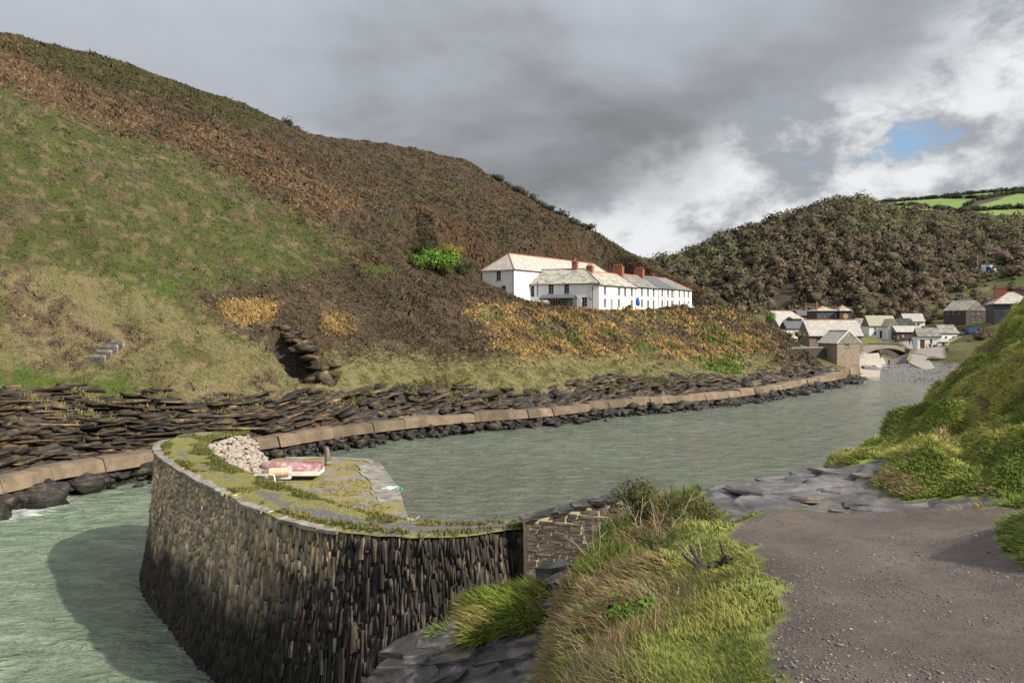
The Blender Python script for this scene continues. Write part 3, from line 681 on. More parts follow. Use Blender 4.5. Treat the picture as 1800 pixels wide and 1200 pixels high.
def rocks(pos, size, flat=.6, seed=0, V0=IV1, F0=IF1):
    n = len(pos); r = np.random.default_rng(seed); v = V0[None] * (1 + .0 * r.random((n, 1, 1)))
    # angular: quantise directions along random planes
    for k in range(5):
        pl = r.normal(size=(n, 1, 3)); pl /= np.linalg.norm(pl, axis=2, keepdims=True); d = (v * pl).sum(2, keepdims=True); lim = r.uniform(.45, .85, (n, 1, 1)); v = v - pl * np.maximum(d - lim, 0)
    sc = size[:, None, None] * np.stack([r.uniform(.7, 1.5, n), r.uniform(.6, 1.2, n), flat * r.uniform(.5, 1.2, n)], 1)[:, None]
    v = v * sc; ang = r.uniform(0, 6.28, n); ca, sa = np.cos(ang)[:, None], np.sin(ang)[:, None]; tl = r.normal(0, .25, (n, 1))
    x = v[:, :, 0] * ca - v[:, :, 1] * sa; y = v[:, :, 0] * sa + v[:, :, 1] * ca; z = v[:, :, 2] + x * tl
    v = np.stack([x, y, z], 2) + pos[:, None]; f = F0[None] + (np.arange(n) * len(V0))[:, None, None]
    return v.reshape(-1, 3), f.reshape(-1, 3)
def build_shore_rocks():
    u = rng.uniform(28, 190, 2300); v = -.15 - np.abs(rng.normal(0, .95, 2300)) ; keep = (fbm(pts2(u, u * 0, .12), 2, 37) * 1.2 + rng.uniform(-.5, .9, 2300)) > .05; u, v = u[keep], v[keep]
    x, y = shore(u); q = np.stack([x + v * HN[0], y + v * HN[1], .1 + .95 * np.clip(1 + v / 2.2, -.2, 1) * rng.random(len(u))], 1)
    ub = rng.uniform(36, 68, 150); vb = -.1 - np.abs(rng.normal(0, .9, 150)); xb, yb = shore(ub); q = np.r_[q, np.stack([xb + vb * HN[0], yb + vb * HN[1], .25 + .35 * rng.random(150)], 1)]; u = np.r_[u, ub]
    V, Fa = rocks(q, np.r_[np.zeros(len(u) - 150), rng.uniform(.3, .6, 150)] + np.clip(np.exp(rng.normal(-1.25, .55, len(u))), .12, 1.3), .62, 3); o = obj_np('shore_rocks', V, Fa, M_ROCK)
    tag(o, 'black wet slate rocks tumbled along the waterline below the path', 'rocks', kind='stuff')
    # beds of slate: blocks with level or dipping tops stepping up the rock band, split by joints
    n = 3800; u = np.where(rng.random(n) < .5, rng.uniform(22, 80, n), rng.uniform(80, 188, n)); v = rng.uniform(1.4, 11.5, n); p, rk = hill_xyz(u, v); keep = (rk & (p[:, 2] > 1.45)) | (v < 1.7); p, u = p[keep], u[keep]; n = len(p)
    x0, y0 = shore(u - .5); x1, y1 = shore(u + .5); d = np.stack([x1 - x0, y1 - y0], 1); d /= np.linalg.norm(d, axis=1, keepdims=True)
    dip = -np.interp(u, [0, 55, 80, 120, 200], [.02, .06, -.16, -.2, -.16]) + rng.normal(0, .08, n) + .25 * vnoise(p * .15, 45); yaw = rng.normal(0, .16, n) + .3 * vnoise(p * .12, 46)
    e1 = np.stack([d[:, 0] * np.cos(yaw) - d[:, 1] * np.sin(yaw), d[:, 0] * np.sin(yaw) + d[:, 1] * np.cos(yaw), np.tan(dip)], 1); e1 /= np.linalg.norm(e1, axis=1, keepdims=True)
    e2 = np.stack([-e1[:, 1], e1[:, 0], rng.normal(.02, .1, n)], 1); e2 /= np.linalg.norm(e2, axis=1, keepdims=True); e3 = np.cross(e1, e2)
    l = np.clip(np.exp(rng.normal(-.1, .6, n)), .2, 2.8); wd = rng.uniform(.4, 1.0, n); th = np.clip(np.exp(rng.normal(-2.75, .45, n)), .03, .22)
    far_ = np.interp(u, [60, 95], [1, .6]); l *= far_; th *= np.interp(u, [60, 95], [1, .75])
    hx = np.array([(sx, sy, sz) for sz in (-1, 1) for sy in (-1, 1) for sx in (-1, 1)], float)[None] * np.stack([rng.uniform(.7, 1.1, (n, 8)), rng.uniform(.6, 1.1, (n, 8)), rng.uniform(.9, 1.05, (n, 8))], 2)
    c = p + e2 * (wd * .55)[:, None] + e3 * (th * .25 + rng.uniform(0, .22, n))[:, None]
    V = c[:, None] + hx[:, :, :1] * (e1 * l[:, None])[:, None] + hx[:, :, 1:2] * (e2 * wd[:, None])[:, None] + hx[:, :, 2:] * (e3 * th[:, None])[:, None]
    bf = np.array([(0, 2, 3, 1), (4, 5, 7, 6), (0, 1, 5, 4), (2, 6, 7, 3), (0, 4, 6, 2), (1, 3, 7, 5)]); Fa = (bf[None] + (np.arange(n) * 8)[:, None, None]).reshape(-1, 4)
    tag(obj_np('slate_strata', V.reshape(-1, 3), Fa, M_BED), 'broken dark slate beds stepping up the rocky far shore', 'rocks', kind='stuff')
    # fallen rock in the gully
    c0, c1 = CLEFT; t = rng.random(130)[:, None]; q = c0 * (1 - t) + c1 * t + rng.normal(0, 1.0, (130, 2)); px_ = np.hypot(HILL_P[None, ::3, 0] - q[:, None, 0], HILL_P[None, ::3, 1] - q[:, None, 1]); z = HILL_P[::3][np.argmin(px_, 1), 2]
    cd = (c1 - c0) / np.linalg.norm(c1 - c0); rt = np.array((-cd[1], cd[0])); rt = rt * np.sign(rt[0]); k = 26; tt = np.linspace(-.05, .95, k)[:, None]
    lip = c0 * (1 - tt) + c1 * tt + rt * (1.5 + rng.uniform(-.3, .3, (k, 1))); dl = np.hypot(HILL_P[None, ::3, 0] - (lip + rt * .8)[:, None, 0], HILL_P[None, ::3, 1] - (lip + rt * .8)[:, None, 1]); zl = HILL_P[::3][np.argmin(dl, 1), 2] - .25
    V, Fa = rocks(np.r_[np.c_[q, z + .05], np.c_[lip, zl]], np.r_[rng.uniform(.2, .75, 130), rng.uniform(.7, 1.25, k)], .5, 41); tag(obj_np('gully_rocks', V, Fa, M_BED), 'dark fallen rock filling the gully in the lower hillside', 'rocks', kind='stuff')
    # shingle stones on the beach
    n = 2600; y = rng.uniform(137, 178, n); x = river_line(y) + rng.normal(0, 7, n); z = valley_z(x, y) - 1.3 * np.exp(-((x - river_line(y)) / 4.0) ** 2) * ss(160, 176, y)
    k = (z > -.2) & (z < 2.2); V, Fa = rocks(np.stack([x, y, z], 1)[k], rng.uniform(.08, .3, k.sum()), .5, 8)
    tag(obj_np('beach_stones', V, Fa, plain('shingle stone', (.17, .165, .155), .7, var=.35, scale=.6)), 'grey stones strewn over the shingle beach at the harbour head', 'stones', kind='stuff')
build_shore_rocks()
# ------------------------------------------------------------------ the near headland: path, bank and grassy slope
HEAD = [tuple(P(*c)) for c in [(1385, 1200, 3.5), (1600, 1200, 3.5), (1800, 1200, 3.5), (1400, 1066, 5), (1600, 1066, 5), (1750, 1066, 5), (1345, 975, 7), (1500, 975, 7), (1650, 975, 7), (1320, 905, 10), (1450, 905, 10), (1600, 905, 10), (1750, 908, 9.6), (1900, 915, 9.3),
    (1100, 925, 11), (1200, 930, 10.4), (1270, 935, 9.3), (1065, 955, 11), (1015, 985, 10), (1150, 1000, 8), (1250, 1000, 6.9), (1300, 1090, 5), (1100, 1150, 5.5), (985, 1160, 6.5), (1005, 1060, 8),
    (1240, 862, 11.8), (1330, 850, 11.8), (1400, 868, 11), (1500, 822, 12.3), (1560, 850, 11.3),
    (1510, 810, 13), (1560, 782, 14), (1640, 722, 15.5), (1660, 692, 16), (1700, 650, 16.5), (1760, 620, 16), (1800, 606, 15.5), (1900, 570, 14.5), (2000, 540, 13), (1600, 810, 12), (1700, 800, 12), (1800, 800, 11.3), (1700, 730, 13.7), (1800, 735, 12.8), (1800, 665, 14), (1700, 885, 10.4), (1800, 890, 10), (1600, 885, 10.6), (1950, 700, 11.5), (2100, 800, 9.5), (1950, 880, 8.8)]]
HEAD += [(5.6, 6.5, 8.75), (6.5, 5, 9.3), (5, 3.5, 9.2), (4.5, 2, 9.2), (1.5, 1.5, 9.1), (.2, 3, 8.5), (2.5, 0, 9.2), (7.5, 3, 10.), (.4, 1, 8.9)]
head_f = tps(HEAD, .0006)
EDGE = np.array([(-.6, -3), (0, 2), (.4, 5), (.5, 7), (.65, 8.5), (1.0, 10.2), (1.3, 11.2), (1.7, 11.8), (2.3, 11.9), (3.2, 12.2), (4.4, 12.7), (5.2, 13.0), (5.75, 13.7), (6.7, 14.7), (8.25, 16.2), (8.8, 16.8), (9.7, 17.2), (12, 18), (22, 20), (22, -3)], float)
def edge_dist(x, y):
    d = np.full(len(x), 1e9)
    for i in range(len(EDGE) - 1):
        a, b = EDGE[i], EDGE[i + 1]; ab = b - a; t = np.clip(((x - a[0]) * ab[0] + (y - a[1]) * ab[1]) / (ab @ ab), 0, 1)
        d = np.minimum(d, np.hypot(x - a[0] - ab[0] * t, y - a[1] - ab[1] * t))
    return np.where(inpoly(x, y, EDGE), -d, d)
PATH = [(1.15, 0), (1.25, 3.5), (1.78, 5), (2.05, 6.2), (2.2, 7.2), (2.3, 8.3), (2.75, 9.3), (3.3, 10.0), (4.6, 10.05), (5.6, 9.9), (8, 9.4), (11, 9.0), (11, 7.4), (7, 7.9), (5.3, 7.9), (4.4, 7.3), (3.95, 6.8), (3.72, 6.2), (3.78, 5.4), (4.0, 4.3), (4.3, 3), (4.3, 0)]
ROCKZ = [(2.9, 12.4), (2.75, 10.0), (3.3, 9.95), (4.6, 10.0), (5.4, 10.2), (6.0, 10.2), (6.6, 10.1), (6.2, 10.5), (5.2, 10.7), (5.1, 11.3), (5.6, 12.0), (5.9, 12.6), (5.3, 12.5), (5.1, 13.2), (4.2, 13)]
def poly_dist(x, y, poly):
    d = np.full(len(x), 1e9); n = len(poly)
    for i in range(n):
        a, b = np.array(poly[i]), np.array(poly[(i + 1) % n]); ab = b - a; t = np.clip(((x - a[0]) * ab[0] + (y - a[1]) * ab[1]) / (ab @ ab), 0, 1)
        d = np.minimum(d, np.hypot(x - a[0] - ab[0] * t, y - a[1] - ab[1] * t))
    return np.where(inpoly(x, y, poly), -d, d)
def head_xyz(x, y):
    z = head_f(x, y); q = pts2(x, y, 1.0)
    wob = fbm(q * 2.2, 2, 43) * .1
    dp = poly_dist(x, y, PATH) + wob; dr = poly_dist(x, y, ROCKZ) + wob; de = edge_dist(x, y) + wob * 1.5
    grass = ss(.0, .35, np.minimum(dp, dr))
    hill = ss(5.5, 7.5, x) * ss(9.8, 11, y)
    # cushions of long grass
    z = z + grass * (.05 + (.20 * np.abs(fbm(np.stack([x * .85 + y * .25, y * 1.5 - x * .5, x * 0], 1), 2, 47)) - .06) * (1 + 1.3 * hill) + .05 * fbm(q * 3, 2, 49))
    tus = 1 - np.abs(fbm(np.stack([x * 1.5 + y * .3, y * 2.0 - x * .7, x * 0], 1), 2, 48)); z = z + grass * (.06 + .20 * hill) * (tus - .6)
    z = z + .34 * np.exp(-(((x - 4.5) / .5) ** 2 + ((y - 6.5) / .75) ** 2))
    z = z + hill * grass * .22 * fbm(np.stack([x * .55 + y * .35, y * .9 - x * .9, x * 0], 1), 2, 53)
    z = z + (1 - grass) * (dp < .2) * (.018 * fbm(q * 2.5, 3, 57) + .05 * ss(-.5, .1, dp))
    rk_ = ss(.05, -.25, dr); bd = z * 3.0 + x * .55 - y * .35 + fbm(q * .8, 2, 58) * .55; k_ = np.floor(bd * 1.6); z = z + rk_ * (.10 * (k_ / 1.6 + ss(.8, 1, bd * 1.6 - k_) / 1.6 - bd) + .02 * fbm(q * 4, 2, 54) - .07 * (1 - ss(.0, .06, np.abs(vnoise(np.stack([x * 1.1 + y * .4, y * 2.2 - x * .5, x * 0], 1), 55)))))
    drop = 2.0 * ss(-.05, .75, de) + np.maximum(de - 1.7, 0) * 3.2 + np.maximum(de, 0) * .35
    z = z - drop
    return np.stack([x, y, np.maximum(z, -2.5)], 1), dp, dr, de
def build_head():
    xs = np.r_[np.arange(-4, 10.6, .083), np.arange(10.7, 24, .4)]; ys = np.r_[np.arange(-2.5, 1, .4), np.arange(1, 20.5, .083), np.arange(20.6, 26, .4)]
    xx, yy = [a.ravel() for a in np.meshgrid(xs, ys, indexing='ij')]; p, dp, dr, de = head_xyz(xx, yy)
    n = fbm(p * 1.1, 3, 59)[:, None]
    col = np.tile((.17, .195, .05), (len(xx), 1)) * (1 + .4 * n)
    path = (dp < .06); col[path] = (np.array((.108, .088, .075)) * (1 + .14 * n + .12 * 1.6 * fbm(p * .6, 3, 60)[:, None]))[path]
    rock = (de > .12) | (dr < .02); col[rock & ~path] = (.07, .066, .064)
    fa = grid_faces(len(xs), len(ys)); o = obj_np('headland', p, fa, ground_material('headland earth', .92, 5, .02), cols=col, smooth=True); tag(o, kind='structure')
    o.data.materials.append(M_SLATE_D); o.data.materials.append(M_SLATE); rf = np.where((dr < -.02)[fa].all(1), 2, np.where((de > .12)[fa].all(1), 1, 0)); o.data.polygons.foreach_set('material_index', rf.astype(np.int32))
    return p, fa, dp, dr, de
HP, HF, HDP, HDR, HDE = build_head()
def plant_head():
    g = (HDP[HF] > .05).all(1) & (HDR[HF] > .03).all(1) & (HDE[HF] < .45).all(1)
    c, nrm, ar = face_data(HP, HF)
    bank = g & (c[:, 0] < 3.4); right = g & ~bank
    G1, G2, G3, STR, BRN = [np.array(q) for q in ((.27, .31, .07), (.38, .37, .10), (.165, .205, .042), (.45, .35, .18), (.29, .19, .10))]
    # left bank: lush mown-looking grass beside the path, straw and dead bracken on the seaward side
    p, n = sample(HP, HF, 98000, bank.astype(float), nearpow=1.25)
    dpp = poly_dist(p[:, 0], p[:, 1], PATH); f = fbm(p * .9, 3, 63); f2 = fbm(p * 2.5, 2, 65)
    tall = ss(.55, 1.1, dpp + f * .35)
    col = G1 + (G2 - G1) * ss(-.3, .6, f2)[:, None]
    dry = tall[:, None] * (f + .25 > -.1)[:, None]; col = np.where(rng.random((len(p), 1)) < dry * .82, np.where((f2 > .15)[:, None], BRN * 1.3, STR * .85), np.where(tall[:, None] > .5, G3 * 1.15, col))
    L = (.05 + .13 * tall * rng.uniform(.15, 1.25, len(p))) * rng.uniform(.55, 1.4, len(p)) * (1 + .35 * f2)
    lean = np.array((-.55, -.15, -.05)) + np.stack([fbm(p * 1.1, 2, 67), fbm(p * 1.1 + 5, 2, 69), p[:, 0] * 0], 1) * .7
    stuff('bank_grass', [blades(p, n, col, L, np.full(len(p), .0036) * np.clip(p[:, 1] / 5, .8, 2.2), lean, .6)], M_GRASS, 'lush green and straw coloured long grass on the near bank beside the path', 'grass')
    # right slope: long combed grass in cushions
    p, n = sample(HP, HF, 105000, right.astype(float), nearpow=1.0, margin=150)
    f = fbm(np.stack([p[:, 0] * .8 + p[:, 1] * .3, p[:, 1] * 1.6 - p[:, 0] * .6, p[:, 2]], 1), 3, 71); f2 = fbm(p * .45, 2, 73); f3 = fbm(p * 2.2, 2, 75)
    col = (G3 + (G2 - G3) * ss(-.45, .5, f)[:, None]) * 1.5; col = np.where((f3 > .42)[:, None], STR * .62 + G2 * .3, col); col = np.where((f2 > .45)[:, None], col * np.array((1.15, .8, .8)), col)
    dn = np.stack([n[:, 0], n[:, 1], n[:, 2] * 0], 1); dn /= np.maximum(np.linalg.norm(dn, axis=1, keepdims=True), .05)
    lean = dn * .8 + np.array((-.35, -.1, -.15)) + np.stack([f, f3, f * 0], 1) * .45
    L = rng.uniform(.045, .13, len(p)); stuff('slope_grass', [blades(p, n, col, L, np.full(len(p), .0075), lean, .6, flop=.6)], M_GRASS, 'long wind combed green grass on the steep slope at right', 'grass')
plant_head()

# gravel on the path
def build_gravel():
    m = (HDP[HF] < .12).all(1); p, n = sample(HP, HF, 7500, m.astype(float), nearpow=1.7, margin=100)
    d = fbm(p * .55, 3, 77); e = poly_dist(p[:, 0], p[:, 1], PATH); keep = (d > -.15 + .5 * rng.random(len(p)) - .35) | (e > -.35); p = p[keep]
    p[:, 2] += .002; s = np.exp(rng.normal(-5.35, .4, len(p))); bm = bmesh.new(); bmesh.ops.create_cube(bm, size=1.3); bmesh.ops.subdivide_edges(bm, edges=bm.edges, cuts=1); bm.free()
    cv = np.array([(1, 0, 0), (-1, 0, 0), (0, 1, 0), (0, -1, 0), (0, 0, 1), (0, 0, -.6), (.7, .7, .5), (-.7, .7, .5), (-.7, -.7, .5), (.7, -.7, .5)], float)
    fc = np.array([(4, 9, 6), (4, 6, 7), (4, 7, 8), (4, 8, 9), (0, 6, 9), (2, 7, 6), (1, 8, 7), (3, 9, 8), (0, 5, 2), (2, 5, 1), (1, 5, 3), (3, 5, 0), (0, 2, 6), (2, 1, 7), (1, 3, 8), (3, 0, 9)])
    n = len(p); v = cv[None] * (1 + .25 * rng.normal(size=(n, 10, 1))) * s[:, None, None] * np.stack([rng.uniform(.8, 1.6, n), rng.uniform(.7, 1.1, n), rng.uniform(.3, .7, n)], 1)[:, None]
    a = rng.uniform(0, 6.28, (n, 1)); x = v[:, :, 0] * np.cos(a) - v[:, :, 1] * np.sin(a); y = v[:, :, 0] * np.sin(a) + v[:, :, 1] * np.cos(a); v = np.stack([x, y, v[:, :, 2]], 2) + p[:, None]
    f = fc[None] + (np.arange(n) * 10)[:, None, None]
    pal = np.array([(.16, .14, .13), (.21, .17, .135), (.11, .10, .10), (.33, .27, .2), (.18, .15, .14)]); c = pal[rng.choice(5, n, p=[.32, .25, .25, .06, .12])] * rng.uniform(.75, 1.25, (n, 1))
    me = MT('path gravel', .8, .3); me.color(me.attr('Col'))
    tag(obj_np('gravel', v.reshape(-1, 3), f.reshape(-1, 3), me.m, cols=np.repeat(c, 10, 0)), 'small loose stones scattered over the dark earth path', 'gravel', kind='stuff')
build_gravel()

# ------------------------------------------------------------------ slate slabs
def slab_mesh(name, r, n=9, th=.12, mat=None):
    """one cleaved slate block: ragged outline, stepped upper edge"""
    out = []; a0 = r.uniform(0, 6.28)
    for i in range(n):
        a = a0 + 6.283 * (i + r.uniform(-.4, .4)) / n; q = r.uniform(.62, 1.15); out.append((math.cos(a) * q, math.sin(a) * q * .62))
    V = [(x, y, 0) for x, y in out] + [(x * .97 + .02, y * .97, th * r.uniform(.45, .75)) for x, y in out] + [(x * r.uniform(.82, .93), y * r.uniform(.80, .92), th * r.uniform(.92, 1.06)) for x, y in out] + [(r.uniform(-.1, .1), r.uniform(-.08, .08), th * 1.0)]
    Fa = [tuple(range(n))[::-1]] + [(k * n + i, k * n + (i + 1) % n, (k + 1) * n + (i + 1) % n, (k + 1) * n + i) for k in (0, 1) for i in range(n)] + [(2 * n + i, 2 * n + (i + 1) % n, 3 * n) for i in range(n)]
    me = bpy.data.meshes.new(name); me.from_pydata(V, [], Fa); me.materials.append(mat); me.update(); return me
def lay_slabs(root, meshes, spots):
    for i, (x, y, z, s, rz, tx, ty) in enumerate(spots):
        o = bpy.data.objects.new('slate_slab', meshes[i % len(meshes)]); o.location = (x, y, z); o.rotation_euler = (tx, ty, rz); o.scale = s; link(o, root)
def build_outcrop():
    r = random.Random(5); root = empty('slate_outcrop', (0, 0, 0), label='flat grey slate outcrop at the end of the earth path', cat='rock outcrop')
    ms = [slab_mesh('slate_slab', r, r.randint(7, 11), .16, M_SLATE) for _ in range(9)]; spots = []
    tries = 0
    while len(spots) < 24 and tries < 9000:
        tries += 1; x = r.uniform(2.4, 6.4); y = r.uniform(9.7, 13.1)
        pd = poly_dist(np.array([x]), np.array([y]), ROCKZ)[0]
        big = y > 10.6; s = r.uniform(.25, .5) if big else r.uniform(.15, .4)
        if pd > -.02 - .25 * s: continue
        if any(math.hypot(x - q[0], (y - q[1]) * 1.5) < .6 * (s + q[3][0]) for q in spots): continue
        p, *_ = head_xyz(np.array([x]), np.array([y])); z = p[0, 2] - .05 + r.uniform(-.012, .012)
        spots.append((x, y, z, (s * 1.15, s * r.uniform(.9, 1.4), r.uniform(.25, .45)), r.uniform(-.5, .5) + r.choice([0, 3.14]), r.uniform(-.035, .035), r.uniform(-.035, .035)))
    lay_slabs(root, ms, spots)
build_outcrop()
def build_ledge():
    r = random.Random(11); root = empty('slate_ledge', (0, 0, 0), label='dark jutting slate ledge below the grass bank in front of the harbour wall', cat='rock ledge')
    ms = [slab_mesh('slate_slab', r, r.randint(7, 10), .22, M_SLATE_D) for _ in range(8)]
    S = []
    # rows of slabs dipping to the right, (photo column, row, distance, length)
    for px, py, Y, l, rz in [(745, 1128, 10.2, .62, .35), (790, 1112, 10.6, .55, .2), (840, 1100, 11.0, .6, .1), (730, 1160, 9.9, .5, .3), (700, 1185, 9.7, .5, .4), (790, 1150, 10.0, .6, .2), (850, 1140, 10.2, .6, .1), (905, 1110, 10.5, .6, -.1), (950, 1090, 10.7, .5, -.15), (990, 1060, 10.8, .4, 0), (900, 1150, 9.8, .65, .05), (960, 1130, 9.9, .5, -.2), (830, 1180, 9.6, .7, .15), (900, 1195, 9.2, .7, .05), (760, 1200, 9.4, .6, .3), (960, 1170, 9.3, .5, -.1), (1000, 1110, 9.8, .45, -.2), (1020, 1040, 10.8, .4, .1), (1000, 1020, 11.3, .45, .2), (1030, 1075, 10.2, .35, 0), (870, 1060, 11.6, .5, .2), (935, 1045, 11.8, .5, .1), (985, 1000, 12.2, .45, .1), (1035, 1010, 11.4, .35, .3), (700, 1215, 9.3, .6, .3), (850, 1225, 9.0, .7, .1), (950, 1215, 8.9, .6, 0)]:
        q = P(px, py, Y)
        S.append((q.x, q.y, q.z - .2, (l, l * 1.15, 1.25), rz + r.uniform(-.1, .1), r.uniform(-.22, -.05), r.uniform(-.32, -.12)))
        S.append((q.x + r.uniform(-.1, .15), q.y + r.uniform(-.1, .1), q.z - .48, (l * 1.15, l * 1.3, 1.5), rz + r.uniform(-.3, .3), r.uniform(-.15, .0), r.uniform(-.3, -.1)))
        S.append((q.x + r.uniform(-.1, .25), q.y + r.uniform(.0, .2), q.z - .85, (l * 1.2, l * 1.4, 2.0), rz + r.uniform(-.3, .3), r.uniform(-.1, .05), r.uniform(-.25, .0)))
    lay_slabs(root, ms, S)
    # bright grass cushion on the ledge
    q = []
    for px, py, Y, sx, sz in [(870, 1068, 10.9, .45, .22), (930, 1052, 11.1, .4, .22), (850, 1100, 10.5, .3, .2), (905, 1085, 10.6, .4, .22), (835, 1120, 10.2, .16, .12), (780, 1122, 10.3, .1, .04)]:
        c = np.array(P(px, py, Y)); k = int(3600 * sx); d = rng.normal(size=(k, 3)); d[:, 2] = np.abs(d[:, 2]); d /= np.linalg.norm(d, axis=1, keepdims=True)
        q.append((c + d * np.array((sx, sx * .9, sz)) - np.array((0, 0, sz * .55)), d))
    p = np.concatenate([a for a, _ in q]); d = np.concatenate([b for _, b in q]); f = fbm(p * 3, 2, 79)[:, None]
    col = np.array((.22, .28, .045)) + (np.array((.40, .36, .11)) - np.array((.22, .28, .045))) * ss(.0, .7, f)
    lean = np.array((-.7, -.45, -.2)) + d * .4
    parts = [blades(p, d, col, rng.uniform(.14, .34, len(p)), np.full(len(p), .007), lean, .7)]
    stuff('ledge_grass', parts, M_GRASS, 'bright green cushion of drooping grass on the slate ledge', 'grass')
    for (px, py, Y, sx, sz) in [(870, 1068, 10.9, .45, .22)]: pass
build_ledge()
# ------------------------------------------------------------------ the curved stone jetty
def wall_stone_material(name, light, dark, mortar=False):
    m = MT(name, .78, .3); p = m.co('Position'); z = m.sepz(p); x = m.sepz(p, 0)
    cell = m.noise(m.map(p, (5, 5, 1.6)), 1.0, 3, .5); fine = m.noise(m.map(p, (18, 18, 6)), 1.0, 4, .6); patch = m.noise(p, .55, 4, .55)
    gi = m.n.new('ShaderNodeNewGeometry'); r = m.math('FRACT', m.math('ADD', m.math('MULTIPLY', m.rand(), 7.3), gi.outputs['Random Per Island']))
    col = m.ramp(cell, [(.3, tuple(q * .55 for q in light)), (.5, light), (.62, (light[0] * 1.1, light[1] * .92, light[2] * .7)), (.75, tuple(q * 1.5 for q in light))])
    drk = m.ramp(cell, [(.35, tuple(q * .5 for q in dark)), (.55, dark), (.74, tuple(q * 2.6 for q in dark))])
    # sea-washed, weed-stained stone: below the tide line and all along the sheltered landward end
    edge = m.math('ADD', m.math('MULTIPLY', x, .42), m.math('MULTIPLY', z, -.55))
    w = m.rng(m.math('ADD', edge, m.math('MULTIPLY', patch, 3.2)), -3.6, -2.2)
    col = m.mix(w, col, drk)
    col = m.mix(.85, col, m.ramp(r, [(0, (.42, .40, .38)), (.5, (.95, .92, .88)), (.8, (1.25, 1.1, .9)), (1, (1.9, 1.8, 1.65))]), 'MULTIPLY')
    col = m.mix(.55, col, m.mix(fine, (.45, .45, .45), (1.55, 1.55, 1.55)), 'MULTIPLY')
    col = m.mix(m.rng(m.math('ADD', z, m.math('MULTIPLY', m.math('SUBTRACT', patch, .5), 3.0)), 1.5, 3.1, .93, 0), col, (.020, .020, .016))
    m.color(col); m.bump(fine, .8, .03); m.bump(cell, .5, .03); return m.m
M_WALL = wall_stone_material('jetty stone', (.46, .40, .31), (.058, .050, .042))
M_CORE = plain('jetty core', (.028, .026, .024), .9, var=.3)
M_COPE = rock_material('coping slate', (.21, .19, .16), (.40, .37, .31), (.27, .25, .17), scale=(2, 2, 6), bump=.012, rough=.7)
JO = catmull([(1.2, 20.25), (.36, 20.0), (-.5, 19.6), (-1.5, 19.2), (-2.9, 19.25), (-4.5, 19.85), (-5.6, 20.6), (-6.9, 21.9), (-9.5, 25.1), (-11.6, 27.9), (-13.7, 30.9), (-14.95, 33.5), (-15.2, 35.3), (-14.6, 36.9), (-13.2, 37.4), (-12.3, 37.2)], 10)
JI = catmull([(1.2, 21.2), (.2, 20.75), (-1.5, 20.4), (-2.6, 20.75), (-4.7, 22.3), (-7.6, 25.5), (-9.2, 27.4), (-10.7, 29.5), (-12.3, 32.3), (-12.95, 34.0), (-12.85, 35.5), (-12.1, 36.5)], 10)
JZ, QZ = 5.3, 3.5
JOL = arclen(JO)
def jo(s):
    p = np.array((np.interp(s, JOL, JO[:, 0]), np.interp(s, JOL, JO[:, 1]))); a = np.array((np.interp(s - .3, JOL, JO[:, 0]), np.interp(s - .3, JOL, JO[:, 1]))); b = np.array((np.interp(s + .3, JOL, JO[:, 0]), np.interp(s + .3, JOL, JO[:, 1])))
    d = (b - a) / np.linalg.norm(b - a); return p, d, np.array((-d[1], d[0]))     # outward normal: left of travel is seaward
def batter(h): return .045 * h + .012 * h * h
def resample(p, n):
    l = arclen(p); t = np.linspace(0, l[-1], n); return np.stack([np.interp(t, l, p[:, 0]), np.interp(t, l, p[:, 1])], 1)
